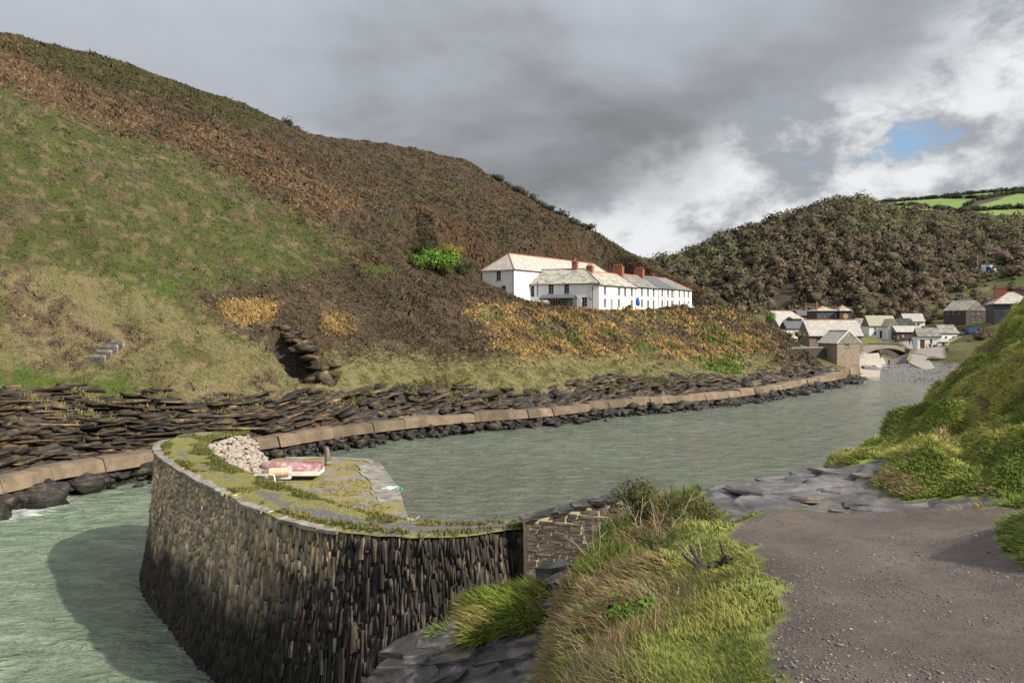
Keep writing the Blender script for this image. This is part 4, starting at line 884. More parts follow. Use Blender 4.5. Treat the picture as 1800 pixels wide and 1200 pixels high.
def build_jetty():
    root = empty('stone_jetty', (-6, 26, 0), label='curved slate harbour jetty with grassy walkway and lower quay', cat='jetty')
    root.location = (0, 0, 0)
    n = 70; A = resample(JO, n); B = resample(JI, n)
    d = np.gradient(A, axis=0); d /= np.linalg.norm(d, axis=1, keepdims=True); out = np.stack([-d[:, 1], d[:, 0]], 1)
    sgn = np.sign(((A - B) * out).sum(1).mean()); out *= sgn
    globals()['JSG'] = sgn
    # core: battered outer face, top, inner face
    prof = []
    for h in (8, 6.4, 5.2, 4, 3, 2, 1, .12): prof.append(np.c_[A + out * (batter(h) - .10), np.full(n, JZ - h)])
    prof.append(np.c_[A - out * .12, np.full(n, JZ - .06)]); prof.append(np.c_[B + out * .02, np.full(n, JZ - .06)]); prof.append(np.c_[B - out * .1, np.full(n, -1.5)])
    V = np.stack(prof, 1).reshape(-1, 3); k = len(prof); obj_np('wall_core', V, grid_faces(n, k), M_CORE, root)
    # walkway surface: humped, setts and turf
    w = MT('walkway setts', .85, .25); p = w.co('Position'); v1 = w.voro(w.map(p, (9, 9, 9), (0, 0, .7)), 1.0); nz = w.noise(p, .9, 6, .65); n2 = w.noise(p, 12, 4, .6)
    sett = w.ramp(n2, [(.3, (.06, .055, .052)), (.55, (.13, .12, .11)), (.8, (.24, .22, .19))]); turf = w.ramp(n2, [(.3, (.10, .105, .03)), (.7, (.25, .22, .07))])
    at = w.attr('Col'); w.color(w.mix(w.rng(w.math('ADD', w.sepz(at, 0), w.math('MULTIPLY', w.math('SUBTRACT', nz, .5), 1.3)), .35, .6), sett, turf)); w.bump(v1, .6, .03); w.bump(n2, .5, .02)
    m = 11; rows = []; cols = []
    for j, t in enumerate(np.linspace(0, 1, m)):
        q = A * (1 - t) + B * t; z = JZ + .06 * math.sin(math.pi * t) + (.05 if .18 < t < .3 or .72 < t else 0); rows.append(np.c_[q, np.full(n, z)])
        mid = 1 - abs(t - .45) * 2.6; far = ss(20, 34, q[:, 1]); cols.append(np.clip(np.stack([  .86 - .5 * max(mid, 0) + .14 * far - .3 * (1 - ss(19.5, 22.5, q[:, 1]))] * 3, 1), 0, 1))
    V = np.stack(rows, 1).reshape(-1, 3); V[:, 2] += fbm(V * 2.5, 3, 83) * .03
    wk = obj_np('walkway', V, grid_faces(n, m), w.m, root, cols=np.stack(cols, 1).reshape(-1, 3), smooth=True)
    # quay platform
    inner = resample(JI, 60); inner = inner[(inner[:, 1] > 26)]
    QP = [(-3.35, 26.0), (-3.6, 28.0), (-4.75, 33.2), (-6.5, 39.2), (-7.0, 40.3), (-8.0, 40.95), (-10, 41.1), (-12.0, 40.9), (-13.0, 38.5), (-12.6, 37.0)] + [tuple(q) for q in inner[::-4]] + [(-6.0, 24.0), (-4.2, 23.2)]
    qm = MT('quay surface', .88, .2); p = qm.co('Position'); nz = qm.noise(p, .8, 6, .68, .4); n2 = qm.noise(p, 9, 4, .65); v1 = qm.voro(qm.map(p, (5, 8, 5)), 1.0)
    sett = qm.ramp(n2, [(.3, (.12, .105, .09)), (.7, (.30, .27, .22))]); moss = qm.ramp(n2, [(.3, (.14, .125, .03)), (.7, (.30, .235, .06))])
    qm.color(qm.mix(qm.rng(nz, .40, .58), sett, moss)); qm.bump(v1, .5, .03); qm.bump(n2, .6, .03)
    MB().prism(QP, -1.5, QZ).build('quay', qm.m, root, fix=True)
    # stones of the seaward face
    r = random.Random(3); base = []
    for k in range(10):
        b = MB(); x0, x1, y0, y1, z0, z1 = -.5, .5, -.5, .5, -.5, .5
        v = [(sx * .5 * r.uniform(.75, 1.05), sy * .5, sz * .5 * r.uniform(.8, 1.05)) for sz in (-1, 1) for sy in (-1, 1) for sx in (-1, 1)]
        v = [(x * (.82 if y > 0 else 1), y + (r.uniform(-.18, .1) if y > 0 else 0), z * (.86 if y > 0 else 1)) for x, y, z in v]
        me = bpy.data.meshes.new('wall_stone'); me.from_pydata(v, [], [(0, 2, 3, 1), (4, 5, 7, 6), (0, 1, 5, 4), (2, 6, 7, 3), (0, 4, 6, 2), (1, 3, 7, 5)]); me.materials.append(M_WALL); me.update(); base.append(me)
    sv = [np.array([q.co[:] for q in b.vertices]) for b in base]; sf = np.array([list(q.vertices) for q in base[0].polygons])
    stones = []
    L = JOL[-1]; s = .5
    while s < L:
        w0 = r.uniform(.035, .085) if r.random() < .9 else r.uniform(.1, .17); h = -.06 + r.uniform(0, .12)
        pt, dd, nn = jo(s); rub = ss(20.5, 27, pt[1])                 # towards the head the stone is rougher, less upright
        first = True
        while h < 5.9:
            left = rub * (1 - ss(1.8, 3.6, h + (s * 7.3 % 1.0)))
            hh = math.exp(r.gauss(-.75, .5)) * (1 - .5 * left); ww = w0 * r.uniform(.85, 1.1)
            if left > .45: hh = r.uniform(.12, .3); ww = w0 * r.uniform(.9, 1.4)
            tilt = r.gauss(0, .07 + .6 * left) ; prot = abs(r.gauss(0, .03)) + .015 + .02 * left
            if h > .3 and r.random() < .05: h += hh * .6; continue          # a lost stone leaves a dark hole
            hm = h + hh / 2; off = batter(hm) ; sl = math.atan(.045 + .024 * hm)
            stones.append((pt[0], pt[1], hm, ww, hh * .97, prot, dd, nn * JSG, off, tilt, sl))
            h += hh
        s += w0 * .66
    mats = []
    for (x, y, hm, ww, hh, prot, dd, nn, off, tilt, sl) in stones:
        ex = Vector((dd[0], dd[1], 0)); ey = Vector((nn[0], nn[1], 0)); ez = Vector((0, 0, 1))
        up = (ez * math.cos(sl) - ey * math.sin(sl)); nrm = (ey * math.cos(sl) + ez * math.sin(sl)); e1 = ex * math.cos(tilt) + up * math.sin(tilt); e3 = up * math.cos(tilt) - ex * math.sin(tilt)
        dp = .22 + prot; c = Vector((x, y, JZ - hm)) + ey * (off - .10) + nrm * (prot - .11)
        mats.append(Matrix(((e1.x * ww, nrm.x * dp, e3.x * hh, c.x), (e1.y * ww, nrm.y * dp, e3.y * hh, c.y), (e1.z * ww, nrm.z * dp, e3.z * hh, c.z), (0, 0, 0, 1))))
    key = [(-(q[3] * q[4]) / (m.translation - Vector((0, 0, CH))).length ** 2) if (m.translation.z > .3 and m.translation.x < .4) else 0 for q, m in zip(stones, mats)]
    order = np.argsort(key); big = set(order[:300].tolist()); Vs, Fs = [], []; o = 0
    for i, M in enumerate(mats):
        k = i % 10
        if i in big:
            ob = bpy.data.objects.new('wall_stone', base[k]); link(ob, root); ob.matrix_world = M
        else:
            A4 = np.array(M); Vs.append(sv[k] @ A4[:3, :3].T + A4[:3, 3]); Fs.append(sf + o); o += 8
    tag(obj_np('wall_stones', np.concatenate(Vs), np.concatenate(Fs), M_WALL, root), kind='stuff')
    # coping slabs on the seaward edge
    s = 5.8
    while s < L - .3:
        l = r.uniform(.55, 1.15); pt, dd, nn = jo(s + l / 2); w2 = r.uniform(.2, .48)
        M = Matrix.Translation((pt[0], pt[1], JZ)) @ Matrix.Rotation(math.atan2(dd[1], dd[0]) + r.uniform(-.06, .06), 4, 'Z') @ Matrix.Rotation(r.uniform(-.04, .04), 4, 'X')
        q = [(-l / 2 * .97, -w2 * r.uniform(.8, 1.1)), (l / 2 * .97, -w2 * r.uniform(.8, 1.1)), (l / 2 * r.uniform(.9, .97), .08), (0, .08 + r.uniform(0, .07)), (-l / 2 * r.uniform(.9, .97), .08)]
        if JSG < 0: q = [(a, -b) for a, b in q][::-1]
        s += l if r.random() < .25 else 0
        b = MB().prism(q, -.06, r.uniform(.01, .05)); b.v = [tuple(M @ Vector(v)) for v in b.v]; b.build('coping_stone', M_COPE, root, fix=True); s += l
    # pale slabs along the quay edge
    l = np.array([(-3.6, 28.0), (-4.75, 33.2), (-6.5, 39.2), (-7.0, 40.3), (-8.0, 40.95), (-10, 41.1), (-12., 40.9)]); al = arclen(l); s = 3.2
    while s < al[-1] - .6:
        ln = r.uniform(.7, 1.5); a = np.array([np.interp(s + .01, al, l[:, i]) for i in (0, 1)]); b_ = np.array([np.interp(s + ln - .02, al, l[:, i]) for i in (0, 1)]); d = (b_ - a) / np.linalg.norm(b_ - a); nn = np.array((-d[1], d[0])); w2 = r.uniform(.7, 1.25) if a[1] < 39 else r.uniform(.4, .7)
        q = [a, b_, b_ + nn * w2, a + nn * w2 * r.uniform(.9, 1.1)]; MB().prism([tuple(x - nn * .04) for x in q], QZ - .15, QZ + r.uniform(.02, .05)).build('quay_slab', M_COPE, root, fix=True); s += ln
    # rough pale rubble revetment on the inside of the hooked end
    m = plain('pale rubble', (.33, .29, .235), .85, var=.3, scale=5, bump=.02); pos = []
    for _ in range(1100):
        t = r.random(); a = r.random(); top = np.array((np.interp(t, [0, .5, 1], [-12.9, -12.7, -12.2]), np.interp(t, [0, .5, 1], [33.2, 35.3, 36.7]))); ft = top + np.array((1.5, -.5 + .3 * t)) * 1.0
        q = top * (1 - a) + ft * a; pos.append((q[0], q[1], JZ - a * 1.75 + r.uniform(-.05, .03)))
    pos = np.array(pos); V, Fa = rocks(pos, np.clip(np.exp(rng.normal(-2.35, .38, len(pos))), .05, .24), .6, 21); tag(obj_np('revetment_stones', V, Fa, m, root), kind='stuff')
    # a masonry toe of rubble at the near quay end
    pos = np.array([(r.uniform(-5.2, -3.3), r.uniform(24.5, 27.6), QZ + r.uniform(-.05, .25)) for _ in range(160)]); V, Fa = rocks(pos, rng.uniform(.1, .24, len(pos)), .4, 23)
    tag(obj_np('rubble_steps', V, Fa, plain('quay rubble', (.30, .265, .22), .85, var=.3, scale=5), root), kind='stuff')
    # turf along the walkway
    wp = np.array([v.co[:] for v in wk.data.vertices]); p, nr = sample(wp, grid_faces(n, m if isinstance(m, int) else 11), 16000, nearpow=1.0)
    # distance across the walkway decides turf or bare setts
    da = np.min(np.hypot(p[:, None, 0] - A[None, :, 0], p[:, None, 1] - A[None, :, 1]), 1); db = np.min(np.hypot(p[:, None, 0] - B[None, :, 0], p[:, None, 1] - B[None, :, 1]), 1); t = da / (da + db)
    f = fbm(p * .9, 3, 87); keep = (f + np.abs(t - .45) * 2.4 > .68) & (t > .13) & (rng.random(len(p)) < .35 + .65 * ss(20.5, 24, p[:, 1])); p, nr, f = p[keep], nr[keep], f[keep]
    c = np.array((.15, .165, .04)) + (np.array((.28, .23, .075)) - np.array((.15, .165, .04))) * ss(-.2, .6, fbm(p * .7, 2, 89))[:, None]
    stuff('walkway_turf', [tri_tufts(p, nr, c, rng.uniform(.06, .17, len(p)), k=5, up=.7, spread=.6, width=.16)], M_VEG, parent=root)
    n_ = 5200; x = rng.uniform(-12.4, -3.6, n_); y = rng.uniform(26.5, 40.8, n_); k = inpoly(x, y, QP[:10] + [(-12.2, 35), (-9, 29), (-5, 25.3)]); x, y = x[k], y[k]; p = np.stack([x, y, np.full(len(x), QZ)], 1)
    k = fbm(p * .55, 3, 93) > -.05; p = p[k]; nr = np.tile((0, 0, 1.), (len(p), 1)); c = np.array((.24, .20, .055)) * rng.uniform(.7, 1.2, (len(p), 1))
    stuff('quay_turf', [tri_tufts(p, nr, c, rng.uniform(.05, .13, len(p)), k=5, up=.5, spread=.7, width=.2)], M_VEG, parent=root)
build_jetty()

# ------------------------------------------------------------------ mortared slate abutment where the jetty meets the rock
def build_abutment():
    root = empty('slate_abutment', (0, 0, 0), label='squared slate abutment wall with pale mortar at the landward end of the jetty', cat='wall')
    a = np.array((.34, 19.55)); b = np.array((2.75, 19.85)); d = (b - a) / np.linalg.norm(b - a); nn = np.array((d[1], -d[0])); Lw = np.linalg.norm(b - a)
    mort = plain('pale mortar', (.50, .41, .26), .9, var=.25, scale=12, bump=.01); st = rock_material('abutment slate', (.075, .062, .05), (.22, .18, .13), (.16, .12, .07), scale=(3, 3, 12), bump=.012, rough=.7)
    def pt(u, z, o): q = a + d * u + nn * o; return (q[0], q[1], z)
    zt = lambda u: 5.6 + .20 * u; z0 = 3.2
    V = [pt(0, z0, 0), pt(Lw, z0, 0), pt(Lw, zt(Lw), 0), pt(0, zt(0), 0), pt(0, z0, -.55), pt(Lw, z0, -.55), pt(Lw, zt(Lw), -.55), pt(0, zt(0), -.55)]
    MB().add(V, [(0, 1, 2, 3), (5, 4, 7, 6), (4, 0, 3, 7), (1, 5, 6, 2), (3, 2, 6, 7), (4, 5, 1, 0)]).build('mortar_core', mort, root)
    r = random.Random(9); z = z0; 
    while z < zt(Lw):
        h = r.uniform(.08, .16); u = r.uniform(-.15, 0)
        while u < Lw:
            l = r.uniform(.18, .5); u1 = min(u + l, Lw + .02); slope = -.13
            zc = z + slope * (u + l / 2) + .2
            if zc + h < zt((u + u1) / 2) - .03 and u1 - u > .1 and zc > z0:
                g = .018; j = lambda: r.uniform(-.012, .012); o = r.uniform(.015, .05); u0 = max(u, 0) + g
                q = [(u0 + j(), zc + g + j() + slope * (u0 - u - l / 2)), (u1 - g + j(), zc + g + j() + slope * (u1 - u - l / 2)), (u1 - g + j(), zc + h - g * .6 + slope * (u1 - u - l / 2)), (u0 + j(), zc + h - g * .6 + j() + slope * (u0 - u - l / 2))]
                V = [pt(x, y, -.05) for x, y in q] + [pt(x * .96 + (u0 + u1) / 2 * .04, y, o) for x, y in q]
                MB().add(V, [(3, 2, 1, 0), (4, 5, 6, 7), (0, 1, 5, 4), (1, 2, 6, 5), (2, 3, 7, 6), (3, 0, 4, 7)]).build('wall_stone', st, root)
            u = u1
        z += h
    # thin cap slates
    u = -.1
    while u < Lw:
        l = r.uniform(.25, .6); o1, o2, dz = r.uniform(.05, .2), r.uniform(.05, .2), r.uniform(0, .05); q = [pt(u, zt(u) + .01 + dz, o1), pt(u + l, zt(u + l) + .01 + dz * .4, o2), pt(u + l, zt(u + l) + .01, -.5), pt(u, zt(u) + .01, -.5)]
        V = q + [(x, y, zz + r.uniform(.03, .08)) for x, y, zz in q]; MB().add(V, [(3, 2, 1, 0), (4, 5, 6, 7), (0, 1, 5, 4), (1, 2, 6, 5), (2, 3, 7, 6), (3, 0, 4, 7)]).build('cap_slate', M_SLATE_D, root, fix=True); u += l + .01
build_abutment()
# ------------------------------------------------------------------ houses
def render_mat(name, c):
    m = MT(name, .85, .2); p = m.co('Position'); n = m.noise(m.map(p, (1, 1, .35)), .8, 6, .65); d = m.noise(p, 9, 3, .5)
    m.color(m.mix(m.rng(n, .35, .75), c, tuple(x * .82 for x in c))); m.bump(d, .3, .015); return m.m
def slate_roof_mat(name, c, lich, amt=.5):
    m = MT(name, .75, .3); p = m.co('Position'); n = m.noise(p, 1.1, 6, .7); k = m.noise(m.map(p, (1.5, 1.5, 5)), 2.2, 4, .6); b = m.n.new('ShaderNodeTexBrick')
    m.l.new(m.map(m.co('Object'), (1, 1, 1)), b.inputs['Vector'])
    col = m.mix(m.rng(n, .62 - amt * .3, .78 - amt * .3), c, lich); col = m.mix(.7, col, m.mix(k, (.45, .45, .45), (1.55, 1.55, 1.55)), 'MULTIPLY')
    m.color(col); m.bump(k, .6, .05); return m.m
M_WHITE = render_mat('white limewash', (.80, .80, .78)); M_CREAM = render_mat('cream render', (.62, .57, .50))
M_ROOF_L = slate_roof_mat('lichened slate', (.21, .20, .18), (.40, .37, .29), .75); M_ROOF_M = slate_roof_mat('weathered slate', (.16, .15, .14), (.30, .275, .22), .5); M_ROOF_D = slate_roof_mat('blue slate', (.105, .11, .12), (.17, .17, .17), .25); M_ROOF_P = slate_roof_mat('pale grouted slate', (.34, .32, .285), (.46, .42, .35), .55); M_ROOF_Y = slate_roof_mat('mossy roof', (.30, .28, .22), (.40, .35, .22), .5)
M_TERRA = plain('terracotta', (.40, .15, .09), .8); M_BRICK = plain('chimney brick', (.27, .105, .07), .85, var=.25, scale=6); M_FRAME = plain('painted frame', (.72, .72, .70), .5, var=.03); M_DFRAME = plain('dark frame', (.05, .05, .05), .5); M_DOOR = plain('dark door', (.045, .05, .055), .5); M_GUT = plain('gutter', (.03, .03, .032), .5)
M_STONE = rock_material('house stone', (.22, .17, .125), (.46, .37, .27), (.30, .22, .13), scale=(4, 4, 9), bump=.03, rough=.85); M_DSTONE = rock_material('dark stone', (.06, .05, .045), (.15, .12, .10), (.09, .06, .045), scale=(3, 3, 8), bump=.03, rough=.85); M_SLHANG = rock_material('slate hanging', (.055, .055, .06), (.13, .13, .135), None, scale=(3, 3, 6), bump=.02, rough=.7)
_g = MT('window glass', .2, .25); _g.color((.014, .016, .018)); M_GLASS = _g.m

def facade(b, L, H, holes, place, depth=.16):
    """wall sheet with real openings and reveals; place(u, z, o) maps to house space"""
    us = sorted({0, L, *[h[0] for h in holes], *[h[1] for h in holes]}); zs = sorted({0, H, *[h[2] for h in holes], *[h[3] for h in holes]})
    for i in range(len(us) - 1):
        for j in range(len(zs) - 1):
            uc, zc = (us[i] + us[i + 1]) / 2, (zs[j] + zs[j + 1]) / 2
            if any(h[0] < uc < h[1] and h[2] < zc < h[3] for h in holes): continue
            b.add([place(us[i], zs[j], 0), place(us[i + 1], zs[j], 0), place(us[i + 1], zs[j + 1], 0), place(us[i], zs[j + 1], 0)], [(0, 1, 2, 3)])
    for (a, c, z0, z1) in holes:
        f = [(a, z0), (c, z0), (c, z1), (a, z1)]
        for k in range(4):
            p, q = f[k], f[(k + 1) % 4]; b.add([place(*p, 0), place(*p, -depth), place(*q, -depth), place(*q, 0)], [(0, 1, 2, 3)])
def make_window(parent, place, a, c, z0, z1, fm=None, bars=(1, 2), depth=.16, sill=True, name='window'):
    fm = fm or M_FRAME; t = min(.05, (c - a) * .07); b = MB(); B = lambda u0, u1, y0, y1, o0, o1: b.add([place(u0, y0, o1), place(u1, y0, o1), place(u1, y1, o1), place(u0, y1, o1), place(u0, y0, o0), place(u1, y0, o0), place(u1, y1, o0), place(u0, y1, o0)], [(0, 3, 2, 1), (4, 5, 6, 7), (0, 1, 5, 4), (1, 2, 6, 5), (2, 3, 7, 6), (3, 0, 4, 7)])
    o0, o1 = -depth + .06, -depth + .01
    B(a, a + t, z0, z1, o0, o1); B(c - t, c, z0, z1, o0, o1); B(a + t, c - t, z0, z0 + t, o0, o1); B(a + t, c - t, z1 - t, z1, o0, o1)
    for i in range(bars[0]): u = a + (c - a) * (i + 1) / (bars[0] + 1); B(u - t * .3, u + t * .3, z0 + t, z1 - t, o0 - .01, o1)
    for i in range(bars[1]): z = z0 + (z1 - z0) * (i + 1) / (bars[1] + 1); B(a + t, c - t, z - t * .3, z + t * .3, o0 - .012, o1 - .002)
    w = b.build(name, fm, parent, fix=True)
    g = MB().add([place(a, z0, -depth + .02), place(c, z0, -depth + .02), place(c, z1, -depth + .02), place(a, z1, -depth + .02)], [(0, 1, 2, 3)]).build('pane', M_GLASS, w)
    if sill:
        b = MB(); B2 = [place(a - .08, z0 - .09, .09), place(c + .08, z0 - .09, .09), place(c + .08, z0 - .005, .09), place(a - .08, z0 - .005, .09), place(a - .08, z0 - .09, -.02), place(c + .08, z0 - .09, -.02), place(c + .08, z0 - .005, -.02), place(a - .08, z0 - .005, -.02)]
        b.add(B2, [(0, 3, 2, 1), (4, 5, 6, 7), (0, 1, 5, 4), (1, 2, 6, 5), (2, 3, 7, 6), (3, 0, 4, 7)]).build('sill', M_SLHANG, w, fix=True)
    return w
def house(name, label, loc, ang, L, D, eave, rise, wall, roof, wins=(), doors=(), hip=(0, 0), chims=(), ridge=True, over=.22, group=None, fm=None, cat='house', sink=1.2, endwall=None, barsdef=(1, 2), roofth=.12, gutter=True):
    """local x along the front (front wall at y=0 faces -y), gables at x=0 and x=L unless hipped; wins: (side, u0, u1, z0, z1)"""
    root = empty(name, loc, ang, label, cat, group)
    PL = {'f': lambda u, z, o: (u, -o, z), 'b': lambda u, z, o: (L - u, D + o, z), 'l': lambda u, z, o: (-o, D - u, z), 'r': lambda u, z, o: (L + o, u, z)}; LN = {'f': L, 'b': L, 'l': D, 'r': D}
    w = MB()
    for s in 'fblr':
        holes = [(a, c, z0 + sink, z1 + sink) for q, a, c, z0, z1 in [t[:5] for t in list(wins) + list(doors)] if q == s]
        facade(w, LN[s], eave + sink, holes, lambda u, z, o, f=PL[s]: f(u, z - sink, o))
    if not hip[0]: w.add([(0, D, eave), (0, 0, eave), (0, D / 2, eave + rise)], [(0, 1, 2)])
    if not hip[1]: w.add([(L, 0, eave), (L, D, eave), (L, D / 2, eave + rise)], [(0, 1, 2)])
    w.build('wall', wall, root)
    # roof
    k = rise / (D / 2); e = eave + .02 - over * k; x0 = -over * (1 if hip[0] else .5); x1 = L + over * (1 if hip[1] else .5); y0, y1 = -over, D + over; zr = eave + .02 + rise; h0 = x0 if not hip[0] else (D / 2) * .95; h1 = x1 if not hip[1] else L - (D / 2) * .95
    if h0 > h1: h0 = h1 = (h0 + h1) / 2
    T = [(x0, y0, e), (x1, y0, e), (x1, y1, e), (x0, y1, e), (h0, D / 2, zr), (h1, D / 2, zr)]; Bq = [(x, y, z - roofth) for x, y, z in T]
    fs = [(0, 1, 5, 4), (2, 3, 4, 5), (3, 0, 4), (1, 2, 5)]; r = MB(); r.add(T + Bq, fs + [tuple(6 + i for i in q)[::-1] for q in fs] + [(1, 0, 6, 7), (3, 2, 8, 9), (0, 3, 9, 6), (2, 1, 7, 8)])
    ro = r.build('roof', roof, root)
    if ridge:
        b = MB(); b.tube([(h0, D / 2, zr + .02), (h1, D / 2, zr + .02)], .11, 6)
        if hip[0]: b.tube([(x0, y0, e + .03), (h0, D / 2, zr + .02)], .09, 6).tube([(x0, y1, e + .03), (h0, D / 2, zr + .02)], .09, 6)
        if hip[1]: b.tube([(x1, y0, e + .03), (h1, D / 2, zr + .02)], .09, 6).tube([(x1, y1, e + .03), (h1, D / 2, zr + .02)], .09, 6)
        b.build('ridge_tiles', M_TERRA if ridge is True else ridge, ro)
    if gutter: MB().tube([(x0 + .05, y0 - .05, e - .04), (x1 - .05, y0 - .05, e - .04)], .06, 6).build('gutter', M_GUT, ro)
    for t in wins: make_window(root, PL[t[0]], *t[1:5], fm=fm, bars=t[5] if len(t) > 5 else barsdef)
    for t in doors:
        a, c, z0, z1 = t[1:5]; f = PL[t[0]]; dm = t[5] if len(t) > 5 else M_DOOR
        d = MB().add([f(a, z0, -.12), f(c, z0, -.12), f(c, z1, -.12), f(a, z1, -.12)], [(0, 1, 2, 3)]).add([f(a + .1, z0 + .2, -.10), f(c - .1, z0 + .2, -.10), f(c - .1, z0 + .9, -.10), f(a + .1, z0 + .9, -.10)], [(0, 1, 2, 3)]).build('door', dm, root)
        MB().box((-.03, -.03, -.03), (.03, .03, .03)).build('handle', M_FRAME, d).location = f(c - .12, z0 + 1.0, -.08)
    for (x, y, w1, w2, zt, pots) in chims:
        c = MB().box((x - w1 / 2, y - w2 / 2, eave - .5), (x + w1 / 2, y + w2 / 2, zt)).box((x - w1 / 2 - .06, y - w2 / 2 - .06, zt - .3), (x + w1 / 2 + .06, y + w2 / 2 + .06, zt - .16)).build('chimney', M_BRICK, ro)
        for i in range(pots):
            yy = y - w2 / 2 + w2 * (i + .5) / pots; MB().tube([(x, yy, zt), (x, yy, zt + .4), (x, yy, zt + .48)], [.12, .10, .13], 8).build('chimney_pot', M_TERRA, ro)
    return root
def build_terrace():
    ang = math.atan2(TER_D[1], TER_D[0]); A = TER_A; z = TER_Z; EV = 4.65
    def at(s, o=0): q = A + TER_D * s + TER_N * o; return (q[0], q[1], z + .012 * s)
    W = lambda u, w=.95: [('f', u - w / 2, u + w / 2, 2.95, 4.3), ('f', u - w / 2, u + w / 2, .75, 2.15)]
    U = lambda u, w=.95: [('f', u - w / 2, u + w / 2, 2.95, 4.3)]
    G = lambda u, w=.95: [('f', u - w / 2, u + w / 2, .75, 2.15)]
    Dt = 8.4
    # four cottages in a row, then the wing that closes the near end and the hipped house behind
    h1 = house('terraced_cottage', 'white end cottage of the terrace with blue parasol before it', at(0), ang, 15.0, Dt, EV, 2.6, M_WHITE, M_ROOF_L, wins=W(2.2) + U(7.6) + G(7.5) + U(10.0) + W(12.7), doors=[('f', 4.2, 5.1, 0, 2.1, plain('grey door', (.25, .27, .26), .6))], hip=(1, 0), chims=[(4.2, Dt / 2, .8, 1.2, 8.3, 3)])
    h2 = house('terraced_cottage', 'white middle terrace cottage with tall twin brick chimneys', at(15.03), ang, 9.8, Dt, EV - .03, 2.55, M_WHITE, M_ROOF_M, wins=W(2.0) + U(4.7) + W(7.2), doors=[('f', 4.3, 5.1, 0, 2.1)], chims=[(.2, Dt / 2, .9, 2.1, 8.6, 4), (9.3, Dt / 2, .9, 2.0, 8.5, 4)])
    h3 = house('terraced_cottage', 'white terrace cottage with blue grey slate roof', at(24.86), ang, 7.4, Dt, EV - .06, 2.5, M_WHITE, M_ROOF_D, wins=W(1.5) + U(4.3) + W(6.3), doors=[('f', 3.7, 4.5, 0, 2.1)])
    h4 = house('terraced_cottage', 'white far end terrace cottage with hipped roof and red hip tiles', at(32.29), ang, 9.2, Dt, EV - .08, 2.45, M_WHITE, M_ROOF_M, wins=W(2.6) + W(5.2) + W(7.4), hip=(0, 1), chims=[(1.0, Dt / 2 + 1, .6, .8, 7.4, 1)])
    for h in (h1, h2, h3, h4): h['group'] = 'white terraced cottages above the harbour'
    # downpipes
    for hh, x in ((h1, 14.3), (h2, 9.5), (h3, 2.6), (h3, 7.1)): MB().tube([(x, -.08, .1), (x, -.08, EV - .2)], .05, 6).build('downpipe', M_GUT, hh)
    # near wing closing the end of the row, its long side towards the sea
    d = np.array((.92, -.39)); d /= np.linalg.norm(d); Lw = 15.5; o = A - d * Lw; wa = math.atan2(d[1], d[0])
    wing = house('wing_house', 'white near wing of the terrace with lichened hipped roof and four sash windows', (o[0], o[1], z), wa, Lw, 8.6, EV + .32, 2.75, M_WHITE, M_ROOF_L, hip=(0, 1), ridge=M_ROOF_M,
        wins=[('f', .6, 1.7, 3.15, 4.75), ('f', 6.0, 7.0, 3.15, 4.75), ('f', 9.0, 9.95, 3.15, 4.75), ('f', 12.3, 13.3, .8, 2.4)], doors=[('f', 2.6, 3.3, 2.6, 4.6)], chims=[(9.6, 4.4, .95, 1.0, 9.2, 2)])
    MB().tube([(3.9, -.09, 2.6), (3.9, -.09, EV + .6)], .07, 6).build('downpipe', M_GUT, wing); MB().tube([(14.3, -.09, .2), (14.3, -.09, 4.4)], .06, 6).tube([(13.6, -.09, 2.4), (14.3, -.09, 1.9)], .05, 6).build('downpipe', M_GUT, wing)
    # lean-to porch and the sloping shed roof before it
    po = house('lean_to', 'dark lean-to porch with white window against the near wing', (o[0] + d[0] * 5.2 + d[1] * 2.3, o[1] + d[1] * 5.2 - d[0] * 2.3, z), wa, 6.2, 2.3, 2.35, .5, M_DSTONE, M_ROOF_D, wins=[('f', 2.0, 3.9, .75, 2.0, (3, 0))], doors=[('f', 5.2, 5.9, 0, 2.0, plain('teal door', (.12, .19, .19)))], ridge=False, cat='lean-to', gutter=False)
    sh = house('garden_shed', 'small shed with pale sagging roof below the near wing', (o[0] + d[0] * 2.6 + d[1] * 4.6, o[1] + d[1] * 2.6 - d[0] * 4.6, z - .2), wa, 4.4, 2.6, 1.5, .55, M_DSTONE, M_ROOF_P, ridge=False, cat='shed', gutter=False)
    # the taller house behind, on the upper ground
    q = A + TER_D * -7.8 + TER_N * 12.8
    up = house('hipped_house', 'tall white house behind the terrace with red ridge tiles and end windows', (q[0], q[1], z + .8), ang, 38, 7.0, 6.7, 3.0, M_WHITE, M_ROOF_P, hip=(1, 1), wins=[('l', 3.1, 4.1, 4.7, 6.35), ('l', 4.2, 5.2, 2.2, 3.7)], chims=[])
    MB().tube([(-.09, .1, .5), (-.09, .1, 6.5)], .07, 6).build('downpipe', M_GUT, up)
    return at
TAT = build_terrace()
